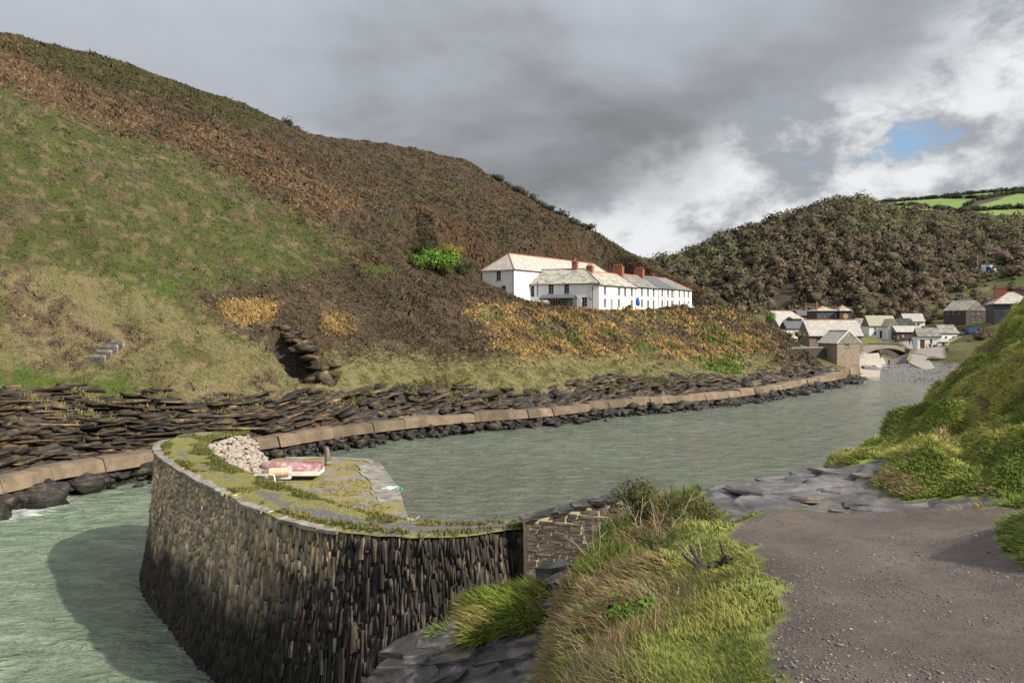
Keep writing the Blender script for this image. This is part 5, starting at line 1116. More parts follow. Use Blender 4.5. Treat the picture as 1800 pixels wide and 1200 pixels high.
# ------------------------------------------------------------------ the village at the head of the harbour
def VP(px, py, Y): q = P(px, py, Y); return (q.x, q.y, q.z)
def R(a): return math.radians(a)
def build_village():
    GR = 'village houses at the harbour head'
    WB = (1, 1)
    # old stone store by the slip: gable end towards the water
    h = house('stone_store', 'brown stone gabled store beside the harbour slip', VP(1511, 640, 148), R(113), 4.6, 5.5, 4.1, 2.1, M_STONE, M_ROOF_P, wins=[('l', 1.9, 2.9, 3.2, 4.05), ('b', .6, 1.3, 2.2, 3.2)], ridge=True, sink=1.5, gutter=False, group=GR)
    b = MB(); 
    for s in (0, 1):
        y0, y1 = (-.25, 2.75) if s == 0 else (5.75, 2.75); z0, z1 = 4.1 - .18, 6.25
        b.add([(-.22, y0, z0), (-.22, y1, z1), (-.22, y1, z1 + .16), (-.22, y0, z0 + .16), (-.12, y0, z0), (-.12, y1, z1), (-.12, y1, z1 + .16), (-.12, y0, z0 + .16)], [(0, 1, 2, 3), (7, 6, 5, 4), (0, 4, 5, 1), (3, 2, 6, 7), (0, 3, 7, 4), (1, 5, 6, 2)])
    b.build('barge_board', M_FRAME, h, fix=True)
    house('long_store', 'low stone store with wide grey roof and red ridge behind the gabled store', VP(1423, 606, 157), R(-4), 10.3, 8.0, 1.9, 3.0, M_STONE, M_ROOF_P, wins=[('f', 1.2, 2.2, .6, 1.5)], group=GR)
    house('hostel', 'pale roofed cottage with dormer window left of the stores', VP(1370, 592, 192), R(8), 9.6, 9.0, 2.6, 3.7, M_WHITE, M_ROOF_P, hip=(0, 1), group=GR, wins=[('f', 6.3, 7.3, .5, 1.6)])
    house('dormer', 'small dark dormer on the pale roofed cottage', VP(1393, 568, 191.5), R(8), 2.4, 3.0, 1.2, .4, M_DSTONE, M_ROOF_P, wins=[('f', .2, 1.0, .2, 1.0), ('f', 1.3, 2.1, .2, 1.0)], ridge=False, sink=.6, cat='dormer', gutter=False)
    house('annexe', 'white annexe with grey slate roof below the pale roofed cottage', VP(1383, 588, 177), R(3), 4.9, 4.2, 1.5, 1.5, M_WHITE, M_ROOF_D, wins=[('f', 3.0, 3.9, .3, 1.2)], ridge=False, group=GR, cat='house')
    house('slate_hotel', 'tall dark slate hung house with white windows behind the stores', VP(1436, 577, 225), R(2), 6.4, 7.0, 5.0, 1.3, M_SLHANG, M_ROOF_L, hip=(1, 1), group=GR, wins=[('f', .5, 1.3, 3.1, 4.4), ('f', 2.0, 2.8, 3.1, 4.4), ('f', .5, 1.3, .9, 2.3), ('f', 2.0, 2.8, .9, 2.3), ('f', 4.9, 5.6, 3.2, 4.2)], chims=[(1.4, 3.5, .6, 1.0, 7.2, 2)])
    h = house('slate_hotel', 'narrow dark slate hung house with round yellow sign by the white vans', VP(1476, 577, 224), R(-6), 3.4, 7.0, 5.0, 1.6, M_SLHANG, M_ROOF_L, hip=(1, 1), group=GR, wins=[('f', .3, .9, .9, 2.2), ('f', 2.6, 3.1, .9, 2.2)])
    b = MB(); n = 20; b.add([(1.6 + .75 * math.cos(6.283 * k / n), -.08, 3.4 + .75 * math.sin(6.283 * k / n)) for k in range(n)] + [(1.6 + .75 * math.cos(6.283 * k / n), 0.02, 3.4 + .75 * math.sin(6.283 * k / n)) for k in range(n)], [tuple(range(n)), tuple(range(n, 2 * n))[::-1]] + [(i, n + i, n + (i + 1) % n, (i + 1) % n) for i in range(n)]); b.build('wall_sign', plain('ochre sign', (.45, .30, .12), .6), h, fix=True)
    house('dark_cottage', 'dark roofed cottage left of the slate hung house', VP(1404, 572, 238), R(0), 6.2, 6, 3.1, 1.6, M_DSTONE, M_ROOF_D, wins=[('f', 2.2, 3.0, 1.7, 2.6), ('f', 4.6, 5.4, 1.7, 2.6)], chims=[(3.2, 3, .6, .8, 6.0, 2)], ridge=False, group=GR)
    house('white_cottage', 'white cottage with steep yellowed roof facing the green bank', VP(1528, 594, 205), R(-3), 6.9, 5.2, 3.3, 2.5, M_WHITE, M_ROOF_Y, wins=[('f', 1.2, 1.8, .9, 1.8), ('f', 1.2, 1.8, 2.2, 2.8), ('f', 4.2, 4.7, .9, 1.7)], doors=[('f', 2.6, 3.3, 0, 1.9)], ridge=False, group=GR)
    house('white_gable', 'white gabled bay at the right end of the yellow roofed cottage', VP(1579, 594, 203), R(97), 5.0, 2.7, 3.2, 1.7, M_WHITE, M_ROOF_Y, wins=[('l', 1.0, 1.6, 1.0, 1.9)], ridge=False, group=GR)
    house('white_cottage', 'small white cottage with thin brick chimney behind the green bank', VP(1511, 594, 214), R(4), 5.0, 5.0, 3.0, 2.3, M_WHITE, M_ROOF_M, wins=[('f', 1.0, 1.8, .7, 1.8), ('f', 2.9, 3.6, .7, 1.8)], chims=[(4.4, 1.2, .6, .6, 6.2, 1)], ridge=False, group=GR)
    house('white_gable', 'white gable end peeping over the dark low shed roof', VP(1611, 585, 213), R(96), 6.0, 3.6, 2.0, 1.9, M_WHITE, M_ROOF_M, ridge=False, group=GR)
    house('low_shed', 'low dark shed with broad pale roof beside the lane', VP(1576, 598, 200), R(-2), 6.6, 4.4, 2.2, 1.4, M_DSTONE, M_ROOF_P, doors=[('f', 3.8, 5.4, 0, 1.7, plain('weathered boards', (.26, .23, .20)))], ridge=False, group=GR)
    house('boat_house', 'whitewashed building with patched slate roof right of the lane', VP(1613, 612, 184), R(-14), 5.0, 4.6, 2.9, 1.8, M_WHITE, M_ROOF_M, wins=[('r', 2.6, 3.8, 2.0, 3.0), ('f', 2.6, 3.1, 1.2, 2.2)], doors=[('f', .5, 1.5, 0, 2.0, plain('brown door', (.14, .08, .06)))], ridge=False, group=GR)
    house('boat_house', 'small white lean-to at the right of the whitewashed building', VP(1650, 612, 183), R(-10), 2.2, 2.0, 1.6, .6, M_WHITE, M_ROOF_P, wins=[('f', .7, 1.3, .5, 1.3)], ridge=False, group=GR, cat='lean-to')
    house('white_cottage', 'white cottage with grey roof right of the whitewashed building', VP(1655, 603, 196), R(6), 4.6, 4.4, 2.6, 1.9, M_WHITE, M_ROOF_M, wins=[('f', .8, 1.5, .8, 1.7), ('f', 2.8, 3.5, .8, 1.7)], ridge=False, group=GR)
    house('white_cottage', 'white cottage half hidden behind the low dark shed', VP(1590, 582, 216), R(-8), 5.2, 4.6, 2.8, 2.0, M_WHITE, M_ROOF_P, wins=[('f', 3.2, 3.9, 1.2, 2.2)], ridge=False, group=GR)
    house('stone_house', 'brown stone house with white windows in its gable above the lane', VP(1732, 567, 210), R(108), 7.0, 6.6, 3.4, 2.5, M_DSTONE, M_ROOF_L, wins=[('l', 2.0, 3.1, 2.3, 3.3), ('l', 4.0, 5.1, 2.3, 3.3), ('l', 2.3, 3.4, .2, 1.5), ('l', 4.5, 5.6, .2, 1.5), ('b', 1.0, 1.7, 2.2, 3.1), ('b', 2.6, 3.3, 2.2, 3.1), ('b', 4.6, 5.3, 2.2, 3.1)], ridge=False, group=GR)
    house('hipped_villa', 'large slate hung house with tall red chimney at the right edge', VP(1747, 563, 196), R(-19), 9.5, 8.6, 4.2, 2.8, M_SLHANG, M_ROOF_P, hip=(1, 1), wins=[('f', 4.2, 4.9, 2.6, 3.9), ('l', 3.0, 3.8, 2.4, 3.6), ('l', 3.0, 3.8, .5, 1.6), ('l', 6.0, 6.8, 2.4, 3.6)], chims=[(2.6, 5.5, 2.6, .9, 8.3, 4)], group=GR)
build_village()
def block(name, pts, z0, z1, mat, parent=None, **k):
    o = MB().prism(pts, z0, z1).build(name, mat, parent, fix=True); return tag(o, **k) if k else o
def wall_line(name, a, b, th, ht, mat, label, cat='wall', capm=None, base=1.0):
    """wall between two spots (x, y, top z)"""
    A, B = Vector(a), Vector(b); d = (B - A).to_2d().normalized(); n = Vector((-d.y, d.x)) * th
    root = empty(name, (0, 0, 0), label=label, cat=cat)
    MB().prism([A.to_2d(), B.to_2d(), B.to_2d() + n, A.to_2d() + n], [A.z - ht, B.z - ht, B.z - ht, A.z - ht], [A.z, B.z, B.z, A.z]).build('masonry', mat, root, fix=True)
    e = n * .12; MB().prism([A.to_2d() - e, B.to_2d() - e, B.to_2d() + n + e, A.to_2d() + n + e], [A.z + .003, B.z + .003, B.z + .003, A.z + .003], [A.z + .14, B.z + .14, B.z + .14, A.z + .14]).build('cap', capm or M_COPE, root, fix=True)
    return root
def strip(name, left, right, mat, parent=None):
    a, b = [catmull([tuple(P(*q)) for q in s], 6) for s in (left, right)]; n = len(a); V = []
    for l, r in zip(a, b): V += [(l[0], l[1], l[2] - 1.3), tuple(l), tuple(r), (r[0], r[1], r[2] - 1.3)]
    return MB().add(V, [(i * 4 + k, (i + 1) * 4 + k, (i + 1) * 4 + (k + 1) % 4, i * 4 + (k + 1) % 4) for i in range(n - 1) for k in range(4)] + [(0, 1, 2, 3), tuple((n - 1) * 4 + k for k in range(4))[::-1]]).build(name, mat, parent, fix=True)
def build_harbour_head():
    # retaining wall with a dark arched opening left of the store
    root = empty('retaining_wall', (0, 0, 0), label='stone retaining wall with dark arched recess left of the gabled store', cat='wall')
    A, B = Vector(VP(1392, 613, 146)), Vector(VP(1452, 613, 148)); d = (B - A); d.z = 0; L = d.length; d.normalize(); n = Vector((-d.y, d.x, 0))
    f = MB(); place = lambda u, z, o: A + d * u - n * o + Vector((0, 0, z)); arch = [(.9, -3.4), (.9, -1.5), (1.2, -.95), (1.9, -.65), (2.9, -.65), (3.6, -.95), (3.9, -1.5), (3.9, -3.4)]
    us = [.0, .9, 1.2, 1.9, 2.9, 3.6, 3.9, L]; tops = {.9: -1.5, 1.2: -.95, 1.9: -.65, 2.9: -.65, 3.6: -.95, 3.9: -1.5}
    for u0, u1 in zip(us[:-1], us[1:]):
        if .9 <= u0 < 3.9: f.add([place(u0, tops[u0], 0), place(u1, tops[u1], 0), place(u1, 0, 0), place(u0, 0, 0)], [(0, 1, 2, 3)])
        else: f.add([place(u0, -4, 0), place(u1, -4, 0), place(u1, 0, 0), place(u0, 0, 0)], [(0, 1, 2, 3)])
    for (u0, z0), (u1, z1) in zip(arch[:-1], arch[1:]): f.add([place(u0, z0, 0), place(u1, z1, 0), place(u1, z1, -1.6), place(u0, z0, -1.6)], [(0, 1, 2, 3)])
    f.add([place(.5, -4, -1.6), place(4.3, -4, -1.6), place(4.3, -.3, -1.6), place(.5, -.3, -1.6)], [(0, 1, 2, 3)]); f.add([place(0, 0, 0), place(L, 0, 0), place(L, 0, -2), place(0, 0, -2)], [(0, 1, 2, 3)])
    f.build('masonry', M_DSTONE, root); c = MB(); c.add([place(u, z, o) for z in (.004, .3) for u, o in ((-.1, .12), (L + .1, .12), (L + .1, -.5), (-.1, -.5))], [(3, 2, 1, 0), (4, 5, 6, 7), (0, 1, 5, 4), (1, 2, 6, 5), (2, 3, 7, 6), (3, 0, 4, 7)]).build('parapet', M_COPE, root, fix=True)
    # slab of pale slip paving, built in courses
    slip = empty('slipway', (0, 0, 0), label='pale paved slip with two steps at the end of the shore path', cat='slipway')
    mp = plain('pale paving', (.38, .33, .27), .85, var=.2, scale=1.2, bump=.02)
    strip('paving_slab', [(1478, 664, 141), (1490, 652, 148), (1506, 640, 152), (1520, 622, 168)], [(1545, 662, 141), (1548, 650, 149), (1557, 638, 157), (1545, 620, 170)], mp, slip)
    # footbridge: a shallow slab arch
    root = empty('footbridge', (0, 0, 0), label='low stone footbridge arching over the river mouth', cat='bridge')
    A, B = Vector(VP(1514, 616, 176)), Vector(VP(1603, 616, 187)); n = 14; d = (B - A); nn = Vector((-d.y, d.x, 0)).normalized() * 2.6; b = MB(); V = []
    for i in range(n + 1):
        t = i / n; c = A + d * t; zt = c.z + 1.05 * math.sin(math.pi * t); zb = zt - .55 - 1.0 * (abs(2 * t - 1) ** 3)
        for o, z in ((0, zb), (0, zt), (1, zt), (1, zb)): q = c + nn * o; V.append((q.x, q.y, z))
    b.add(V, [(i * 4 + k, (i + 1) * 4 + k, (i + 1) * 4 + (k + 1) % 4, i * 4 + (k + 1) % 4) for i in range(n) for k in range(4)] + [(0, 1, 2, 3), tuple(n * 4 + k for k in range(4))[::-1]]); b.build('arch', plain('bridge stone', (.20, .175, .14), .85, var=.2, scale=2), root, fix=True)
    for side, nm in ((0, 'kerb'), (1, 'kerb')):
        k = MB(); V = []
        for i in range(n + 1):
            t = i / n; c = A + d * t + nn * (side * .93); z = c.z + 1.05 * math.sin(math.pi * t)
            for o, zz in ((0, .003), (0, .22), (.07, .22), (.07, .003)): q = c + nn * o; V.append((q.x, q.y, z + zz))
        k.add(V, [(i * 4 + j, (i + 1) * 4 + j, (i + 1) * 4 + (j + 1) % 4, i * 4 + (j + 1) % 4) for i in range(n) for j in range(4)] + [(0, 1, 2, 3), tuple(n * 4 + j for j in range(4))[::-1]]).build(nm, M_COPE, root, fix=True)
    # river walls and the ramp on the right bank
    wall_line('river_wall', VP(1516, 603, 186), VP(1580, 603, 196), .8, 3.4, M_DSTONE, 'dark stone river wall under the green bank behind the footbridge', capm=plain('turf cap', (.13, .17, .035)))
    wall_line('river_wall', VP(1601, 616, 186), VP(1594, 634, 171), .7, 3.0, M_DSTONE, 'curved dark river wall at the right end of the footbridge', capm=plain('turf cap on wall', (.17, .19, .05)))
    wall_line('quay_wall', VP(1629, 631, 168), VP(1672, 631, 166), .8, 3.2, M_DSTONE, 'dark quay wall with green top beside the concrete ramp', capm=plain('turf cap on quay', (.13, .16, .04)))
    o = strip('ramp', [(1628, 651, 157), (1596, 634, 171), (1602, 617, 184)], [(1646, 649, 158), (1632, 631, 169), (1614, 614, 184)], plain('ramp concrete', (.30, .27, .23), .85, var=.2, scale=1, bump=.02)); tag(o, 'pale concrete ramp running down to the beach from the lane', 'ramp')
    wall_line('hillside_wall', VP(1672, 534, 236), VP(1748, 519, 232), .7, 2.4, M_STONE, 'long brown stone wall climbing behind the gabled stone house')
    wall_line('garden_wall', VP(1634, 606, 188), VP(1700, 590, 196), .5, 1.4, M_STONE, 'low stone garden wall right of the whitewashed building')
build_harbour_head()

# ------------------------------------------------------------------ vehicles
M_TYRE = plain('tyre', (.02, .02, .02), .8); M_VANW = plain('white paint', (.75, .76, .77), .35, .5, var=.03); M_BLUE = plain('blue paint', (.03, .07, .22), .4, .5)
def van(label, loc, rz, L=4.9, body=M_VANW, panel=None, H=2.1, W=1.95):
    root = empty('parked_van', loc, rz, label, 'van', 'vans parked in the village')
    prof = [(0, .35), (0, H * .88), (.12, H), (L * .70, H), (L * .84, H * .62), (L * .985, H * .52), (L, .38)]
    b = MB(); n = len(prof); b.add([(x, 0, z) for x, z in prof] + [(x, W, z) for x, z in prof], [tuple(range(n)), tuple(range(n, 2 * n))[::-1]] + [(i, n + i, n + (i + 1) % n, (i + 1) % n) for i in range(n)]); bo = b.build('body', body, root, fix=True)
    for y in (-.012, W + .012):
        MB().add([(L * .62, y, H * .6), (L * .80, y, H * .6), (L * .70, y, H * .92), (L * .62, y, H * .92)], [(0, 1, 2, 3)]).build('window', M_GLASS, root)
        if panel: MB().add([(L * .06, y, H * .2), (L * .56, y, H * .2), (L * .56, y, H * .75), (L * .06, y, H * .75)], [(0, 1, 2, 3)]).build('side_panel', panel, root)
        for x in (L * .2, L * .8):
            w = MB().tube([(0, -.1, 0), (0, .1, 0)], .33, 14).build('wheel', M_TYRE, root); w.location = (x, .06 if y < 0 else W - .06, .33); MB().tube([(0, -.115, 0), (0, .115, 0)], .18, 10).build('hub', M_GUT, w)
    MB().add([(L * .725, .12, H * .93), (L * .83, .12, H * .66), (L * .83, W - .12, H * .66), (L * .725, W - .12, H * .93)], [(0, 1, 2, 3)]).build('windscreen', M_GLASS, root).location = (.03, 0, .02)
    for y in (.2, W - .2): MB().box((L * .985, y - .12, H * .38), (L + .02, y + .12, H * .48)).build('headlight', M_FRAME, root)
    return root
van('white van parked before the slate hung houses', VP(1481, 577, 214), R(4)); van('second white van just right of the one before the slate hung houses', VP(1497, 578, 216), R(8), 4.6, H=1.7)
van('white and blue van parked high on the hillside road', VP(1732, 479, 262), R(12), 4.2, panel=M_BLUE, H=2.5)
van('blue vehicle half hidden beyond the grassy slope', VP(1703, 588, 195), R(0), 3.6, body=M_BLUE, H=1.6)
van('small pale car parked on the terrace before the white cottages', (*TAT(35.5, -1.6)[:2], TER_Z + .45), math.atan2(TER_D[1], TER_D[0]), 3.7, body=plain('pale car paint', (.45, .55, .58), .35, .5, var=.03), H=1.45, W=1.6)
# lamp posts on the hillside road
def lamp_post(label, loc, h, arm=1.2):
    root = empty('street_lamp', loc, 0, label, 'street lamp', 'posts on the hillside road'); m = plain('galvanised post', (.30, .29, .27), .6)
    MB().tube([(0, 0, -.5), (0, 0, h * .5), (0, 0, h)], [.11, .09, .07], 8).build('post', m, root)
    if arm: MB().tube([(0, 0, h - .05), (arm * .5, 0, h + .25), (arm, 0, h + .3)], .05, 6).build('arm', m, root); MB().box((arm - .1, -.12, h + .2), (arm + .45, .12, h + .34)).build('lamp_head', M_FRAME, root)
lamp_post('street lamp beside the white and blue van', VP(1733, 478, 266), 6.0); lamp_post('bare pole left of the white and blue van', VP(1718, 476, 266), 5.0, 0)

# ------------------------------------------------------------------ people
def person_mesh(pose=0):
    me = bpy.data.meshes.new('person'); s = .14 * (1 if pose == 0 else -1 if pose == 1 else .3)
    V = [(0, 0, .95), (0, 0, 1.12), (0, .01, 1.32), (0, .01, 1.46), (0, -.02, 1.58), (0, -.02, 1.72),
         (-.10, 0, .88), (-.10, -s * .5, .50), (-.10, -s, .10), (-.10, -s - .14, .03), (.10, 0, .88), (.10, s * .5, .50), (.10, s, .10), (.10, s - .14, .03),
         (-.20, .01, 1.40), (-.26, s * .8, 1.14), (-.25, s * 1.2 - .08, .90), (-.25, s * 1.3 - .12, .80), (.20, .01, 1.40), (.26, -s * .8, 1.14), (.25, -s * 1.2 - .08, .90), (.25, -s * 1.3 - .12, .80)]
    E = [(0, 1), (1, 2), (2, 3), (3, 4), (4, 5), (0, 6), (6, 7), (7, 8), (8, 9), (0, 10), (10, 11), (11, 12), (12, 13), (2, 14), (14, 15), (15, 16), (16, 17), (2, 18), (18, 19), (19, 20), (20, 21)]
    R_ = [(.17, .12), (.16, .12), (.19, .13), (.06, .06), (.095, .105), (.06, .07), (.09, .095), (.065, .065), (.045, .05), (.04, .03), (.09, .095), (.065, .065), (.045, .05), (.04, .03), (.075, .075), (.055, .055), (.04, .04), (.035, .045), (.075, .075), (.055, .055), (.04, .04), (.035, .045)]
    me.from_pydata(V, E, []); o = bpy.data.objects.new('tmp', me); COL.objects.link(o); m = o.modifiers.new('s', 'SKIN'); m.use_smooth_shade = True; sub = o.modifiers.new('d', 'SUBSURF'); sub.levels = 1
    for i, q in enumerate(me.skin_vertices[0].data): q.radius = R_[i]; q.use_root = i == 0
    dg = bpy.context.evaluated_depsgraph_get(); nm = bpy.data.meshes.new_from_object(o.evaluated_get(dg)); nm.name = 'person'
    bpy.data.objects.remove(o); nm.materials.clear()
    for k in range(4): nm.materials.append(None)
    mi = []
    for p in nm.polygons:
        z = p.center.z; mi.append(3 if z > 1.68 or (z > 1.58 and p.center.y > .0) else 2 if z > 1.45 or (z < .84 and abs(p.center.x) > .2) else 0 if z > .88 else 1)
    nm.polygons.foreach_set('material_index', mi); return nm
def build_people():
    pm = [person_mesh(i) for i in range(3)]; skin = plain('skin', (.50, .30, .22), .6, var=.05); hair = plain('dark hair', (.05, .035, .025), .7); C = lambda n, c: plain(n, c, .8)
    tr = [C('dark trousers', (.03, .035, .05)), C('grey trousers', (.12, .12, .13)), C('blue jeans', (.06, .09, .17))]
    spots = [((1548, 632, 163), (.05, .05, .06), 'person in black walking alone on the slip', 1.0), ((1517, 657, 150), (.02, .10, .07), 'person in dark green standing at the end of the slip', .98), ((1524, 657, 150), (.04, .28, .27), 'child in teal top beside the person in dark green', .72), ((1563, 645, 161), (.03, .03, .035), 'person in dark clothes at the river edge', .9),
             ((1572, 603, 197), (.04, .05, .10), 'person in navy on the lane by the white cottage', 1), ((1578, 603, 197), (.70, .42, .03), 'person in yellow jacket on the lane by the white cottage', 1.05), ((1587, 600, 199), (.35, .35, .36), 'person in pale grey walking up the lane', 1), ((1599, 606, 190), (.05, .05, .05), 'person in black at the far end of the footbridge', 1), ((1604, 606, 190), (.10, .12, .20), 'person in slate blue beside the footbridge end', 1), ((1610, 606, 189), (.62, .05, .10), 'person in bright red top in the lane crowd', 1.02), ((1613, 607, 189), (.20, .10, .25), 'person in purple next to the red top', .9), ((1624, 608, 187), (.03, .04, .06), 'person in dark coat by the whitewashed building', 1.05), ((1620, 612, 184), (.06, .06, .09), 'short person in dark jacket behind the yellow coat', .85),
             ((1629, 617, 180), (.75, .40, .02), 'person in orange yellow coat on the ramp top', 1), ((1635, 617, 180), (.04, .05, .06), 'person in charcoal right of the orange yellow coat', 1.02), ((1642, 618, 179), (.05, .07, .13), 'person in dark blue in the group on the ramp top', 1), ((1646, 618, 180), (.03, .03, .03), 'person in black at the right of the ramp group', 1), ((1665, 623, 172), (.05, .04, .04), 'person in brown near the quay wall', 1), ((1240, 540, 176), (.03, .03, .03), 'person in black on the bank right of the terrace', .95)]
    for i, (s, c, lab, h) in enumerate(spots):
        x, y, z = VP(*s)
        o = bpy.data.objects.new('person', pm[i % 3].copy()); o.location = (x, y, z); o.rotation_euler = (0, 0, random.uniform(0, 6.28)); o.scale = (h * 1.05, h * 1.05, h * 1.05); link(o); tag(o, lab, 'person', 'people at the harbour head')
        for k, m in enumerate((C('jacket', c), tr[i % 3], skin, hair)): o.data.materials[k] = m
build_people()

def ground_at(px, py):
    """spot of the hillside seen at a photo position"""
    best = None; qx, qy = proj(HILL_P); m = (np.abs(qx - px) < 6) & (np.abs(qy - py) < 6); i = np.where(m)[0]
    return HILL_P[i[np.argmin(HILL_P[i, 1])]] if len(i) else np.array(P(px, py, 75))
# ------------------------------------------------------------------ shrubs and trees near the houses
def shrub(name, label, loc, r, col, squash=.7, leaves=500, leaf=.07, trunk=.5, lean=(0, 0, 0), lobes=5, group=None, mat=None, cat='shrub', hull=True):
    root = empty(name, loc, 0, label, cat, group); q = [];
    c = np.array([(random.gauss(0, r * .45), random.gauss(0, r * .45), trunk + r * squash * random.uniform(.3, .9)) for _ in range(lobes)]); rr = np.array([r * random.uniform(.45, .7) for _ in range(lobes)])
    V, Fa, cc, nn = crowns(c, rr, np.tile(col, (lobes, 1)), leaves // lobes, leaf * 1.6, squash + .1, hull, .35, lean); obj_np('crown', V, Fa, mat or M_TWIG, root, cc, nn)
    b = MB().tube([(0, 0, -.6), (.05 * r, 0, trunk * .6), (.1 * r, .05 * r, trunk + r * .3)], [.11 * r ** .5, .08 * r ** .5, .04], 7)
    for k in range(3): a = k * 2.1; b.tube([(.05 * r, 0, trunk * .5), (math.cos(a) * r * .4, math.sin(a) * r * .4, trunk + r * squash * .6)], [.06, .025], 5)
    b.build('trunk', M_BARK, root); return root
M_BARK = plain('bark', (.08, .065, .05), .9, var=.3, scale=4)
ORD = 'first second third fourth fifth sixth seventh eighth ninth tenth eleventh twelfth'.split()
def build_shrubs():
    g = 'wind shaped thorn trees above the village'
    for i_, (px, py, Y, r) in enumerate(sorted([(1575, 540, 238, 3.6), (1600, 528, 240, 4.2), (1630, 522, 244, 4.4), (1655, 530, 240, 3.4), (1618, 545, 232, 3.4), (1590, 552, 230, 3.0), (1645, 505, 252, 4.4), (1672, 495, 256, 4.6), (1700, 500, 255, 4.6), (1725, 512, 250, 4.2), (1690, 515, 248, 3.8), (1560, 555, 236, 2.8)])):
        shrub('thorn_tree', 'pale brown wind bent thorn tree above the village, %s from the left' % ORD[i_], VP(px, py + 8, Y), r, np.array((.175, .128, .085)) * random.uniform(.85, 1.15), .72, 420, .06, .8, (.35, 0, 0), 5, g, cat='tree')
    for i_, (px, py, Y, r) in enumerate([(1770, 470, 262, 5.5), (1800, 455, 268, 6.0), (1790, 490, 245, 4.5), (1830, 480, 250, 6.0)]):
        shrub('thorn_tree', ['reddish brown bare tree just right of the white and blue van', 'tallest reddish bare tree at the right edge above the villa', 'low reddish bare tree close behind the villa chimney', 'reddish bare tree cut by the right edge of the picture'][i_], VP(px, py + 6, Y), r, np.array((.145, .102, .075)), .8, 420, .06, 1.2, (0, 0, 0), 6, 'bare trees at the right edge', cat='tree')
    for px, py, Y, r, lab in [(1640, 560, 222, 2.4, 'dark green clipped hedge bush left of the gabled stone house'), (1655, 558, 221, 2.6, 'second dark green hedge bush left of the gabled stone house'), (1690, 488, 258, 3.0, 'dark green bush below the van on the hillside'), (1735, 494, 252, 3.6, 'dark ivy covered bush under the hillside road'), (1668, 578, 205, 2.2, 'olive garden bush below the gabled stone house'), (1632, 580, 208, 1.8, 'round pale brown bush above the low shed')]:
        shrub('garden_bush', lab, VP(px, py + 8, Y), r, np.array((.055, .07, .022)) if 'dark' in lab else np.array((.13, .11, .04)), .7, 380, .07, .3)
    shrub('green_bush', 'bright green bush on the spur left of the village', VP(1358, 566, 152), 1.7, np.array((.10, .19, .025)), .7, 1800, .05, .2, hull=False)
    shrub('green_bush', 'pale olive bush on the slope left of the retaining wall', VP(1405, 596, 151), 1.5, np.array((.16, .14, .05)), .7, 500, .06, .2)
    n = 240; a = rng.uniform(1560, 1850, n); Y = rng.uniform(236, 300, n); x = (a - 900) / F * Y; z = np.maximum(valley_z(x, Y), far_z(a, Y)); b = HZ - (z - CH) / Y * F
    k = (b < 555) & ~((np.abs(a - 1742) < 26) & (Y < 270)) & ~((a > 1640) & (Y < 245)); x, Y, z = x[k], Y[k], z[k]; r = rng.uniform(1.3, 2.9, len(x))
    a = rng.uniform(1622, 1800, 420); Y2 = rng.uniform(176, 262, 420); x2 = (a - 900) / F * Y2; z2 = valley_z(x2, Y2); b = HZ - (z2 - CH) / Y2 * F
    clear = np.zeros(420, bool)
    for hx_, hy_, hr in ((121, 212, 9.5), (125, 199, 11), (100, 188, 8.5), (108, 196, 6.5), (159, 264, 6), (98, 202, 8), (97, 176, 7)): clear |= np.hypot(x2 - hx_, Y2 - hy_) < hr
    k = ~clear & (b < 612) & (z2 > 5.2) & (fbm(np.stack([x2, Y2, z2], 1) * .08, 2, 97) > -.25); r2 = rng.uniform(.6, 1.7, k.sum())
    x, Y, z, r = np.r_[x, x2[k]], np.r_[Y, Y2[k]], np.r_[z, z2[k] - .2], np.r_[r, r2]
    stuff('slope_scrub', [crowns(np.stack([x, Y, z + r * .5], 1), r, np.array((.15, .115, .08)) * rng.uniform(.7, 1.25, (len(x), 1)) * np.where(rng.random((len(x), 1)) < .25, np.array((.6, .75, .5)), 1), 90, .13, .75, True, .3, (.3, 0, 0))], M_TWIG, 'brown scrub covering the slope above the village', 'scrub')
    # garden trees left of the white house
    for px, py, wpx, c, lab in [(748, 448, 26, (.035, .05, .018), 'very dark evergreen behind the bright green tree'), (792, 446, 24, (.22, .15, .04), 'golden brown tree behind the bright green tree'), (767, 462, 34, (.11, .21, .028), 'bright green rounded tree left of the white hipped house'), (812, 470, 20, (.075, .09, .028), 'olive clipped hedge beside the white hipped house'), (785, 474, 17, (.08, .11, .028), 'green hedge below the bright green tree')]:
        g_ = ground_at(px, py + 8); shrub('garden_tree', lab, (g_[0], g_[1], g_[2] - .2), wpx * g_[1] / F, np.array(c), .75, 3600, .045, .4, lobes=9, cat='tree', hull=False)
    # low bushes in front of the terrace
    for s, r, c, lab in [(9.0, 1.1, (.09, .095, .03), 'green bush before the end cottage beside the blue parasol'), (29.5, 1.5, (.13, .095, .055), 'brown leafless bush before the blue roofed cottage'), (31.5, 1.2, (.12, .09, .05), 'smaller brown bush right of the leafless bush by the terrace'), (17.0, .6, (.09, .09, .03), 'low dark bush before the middle cottage'), (20.5, .5, (.10, .08, .03), 'tiny olive bush before the middle cottage door')]:
        x, y, z = TAT(s, -1.6); shrub('terrace_bush', lab, (x, y, z - .1), r, np.array(c), .75, 500, .07, .1)
    hx, hy = proj(HILL_P); q = []
    for px in np.r_[np.arange(868, 1046, 3.2), [515, 521]]:
        c_ = np.where(np.abs(hx - px) < 5)[0]; g_ = HILL_P[c_[np.argmin(hy[c_])]]; q.append(g_ + np.array((0, random.uniform(-3, 4), random.uniform(-.6, .5))))
    q = np.array(q); r = rng.uniform(1.0, 2.2, len(q)); stuff('crest_scrub', [crowns(q, r, np.tile((.042, .046, .024), (len(q), 1)), 110, .12, .7)], M_TWIG, 'strip of dark wind clipped scrub along the crest of the hill', 'scrub')
build_shrubs()
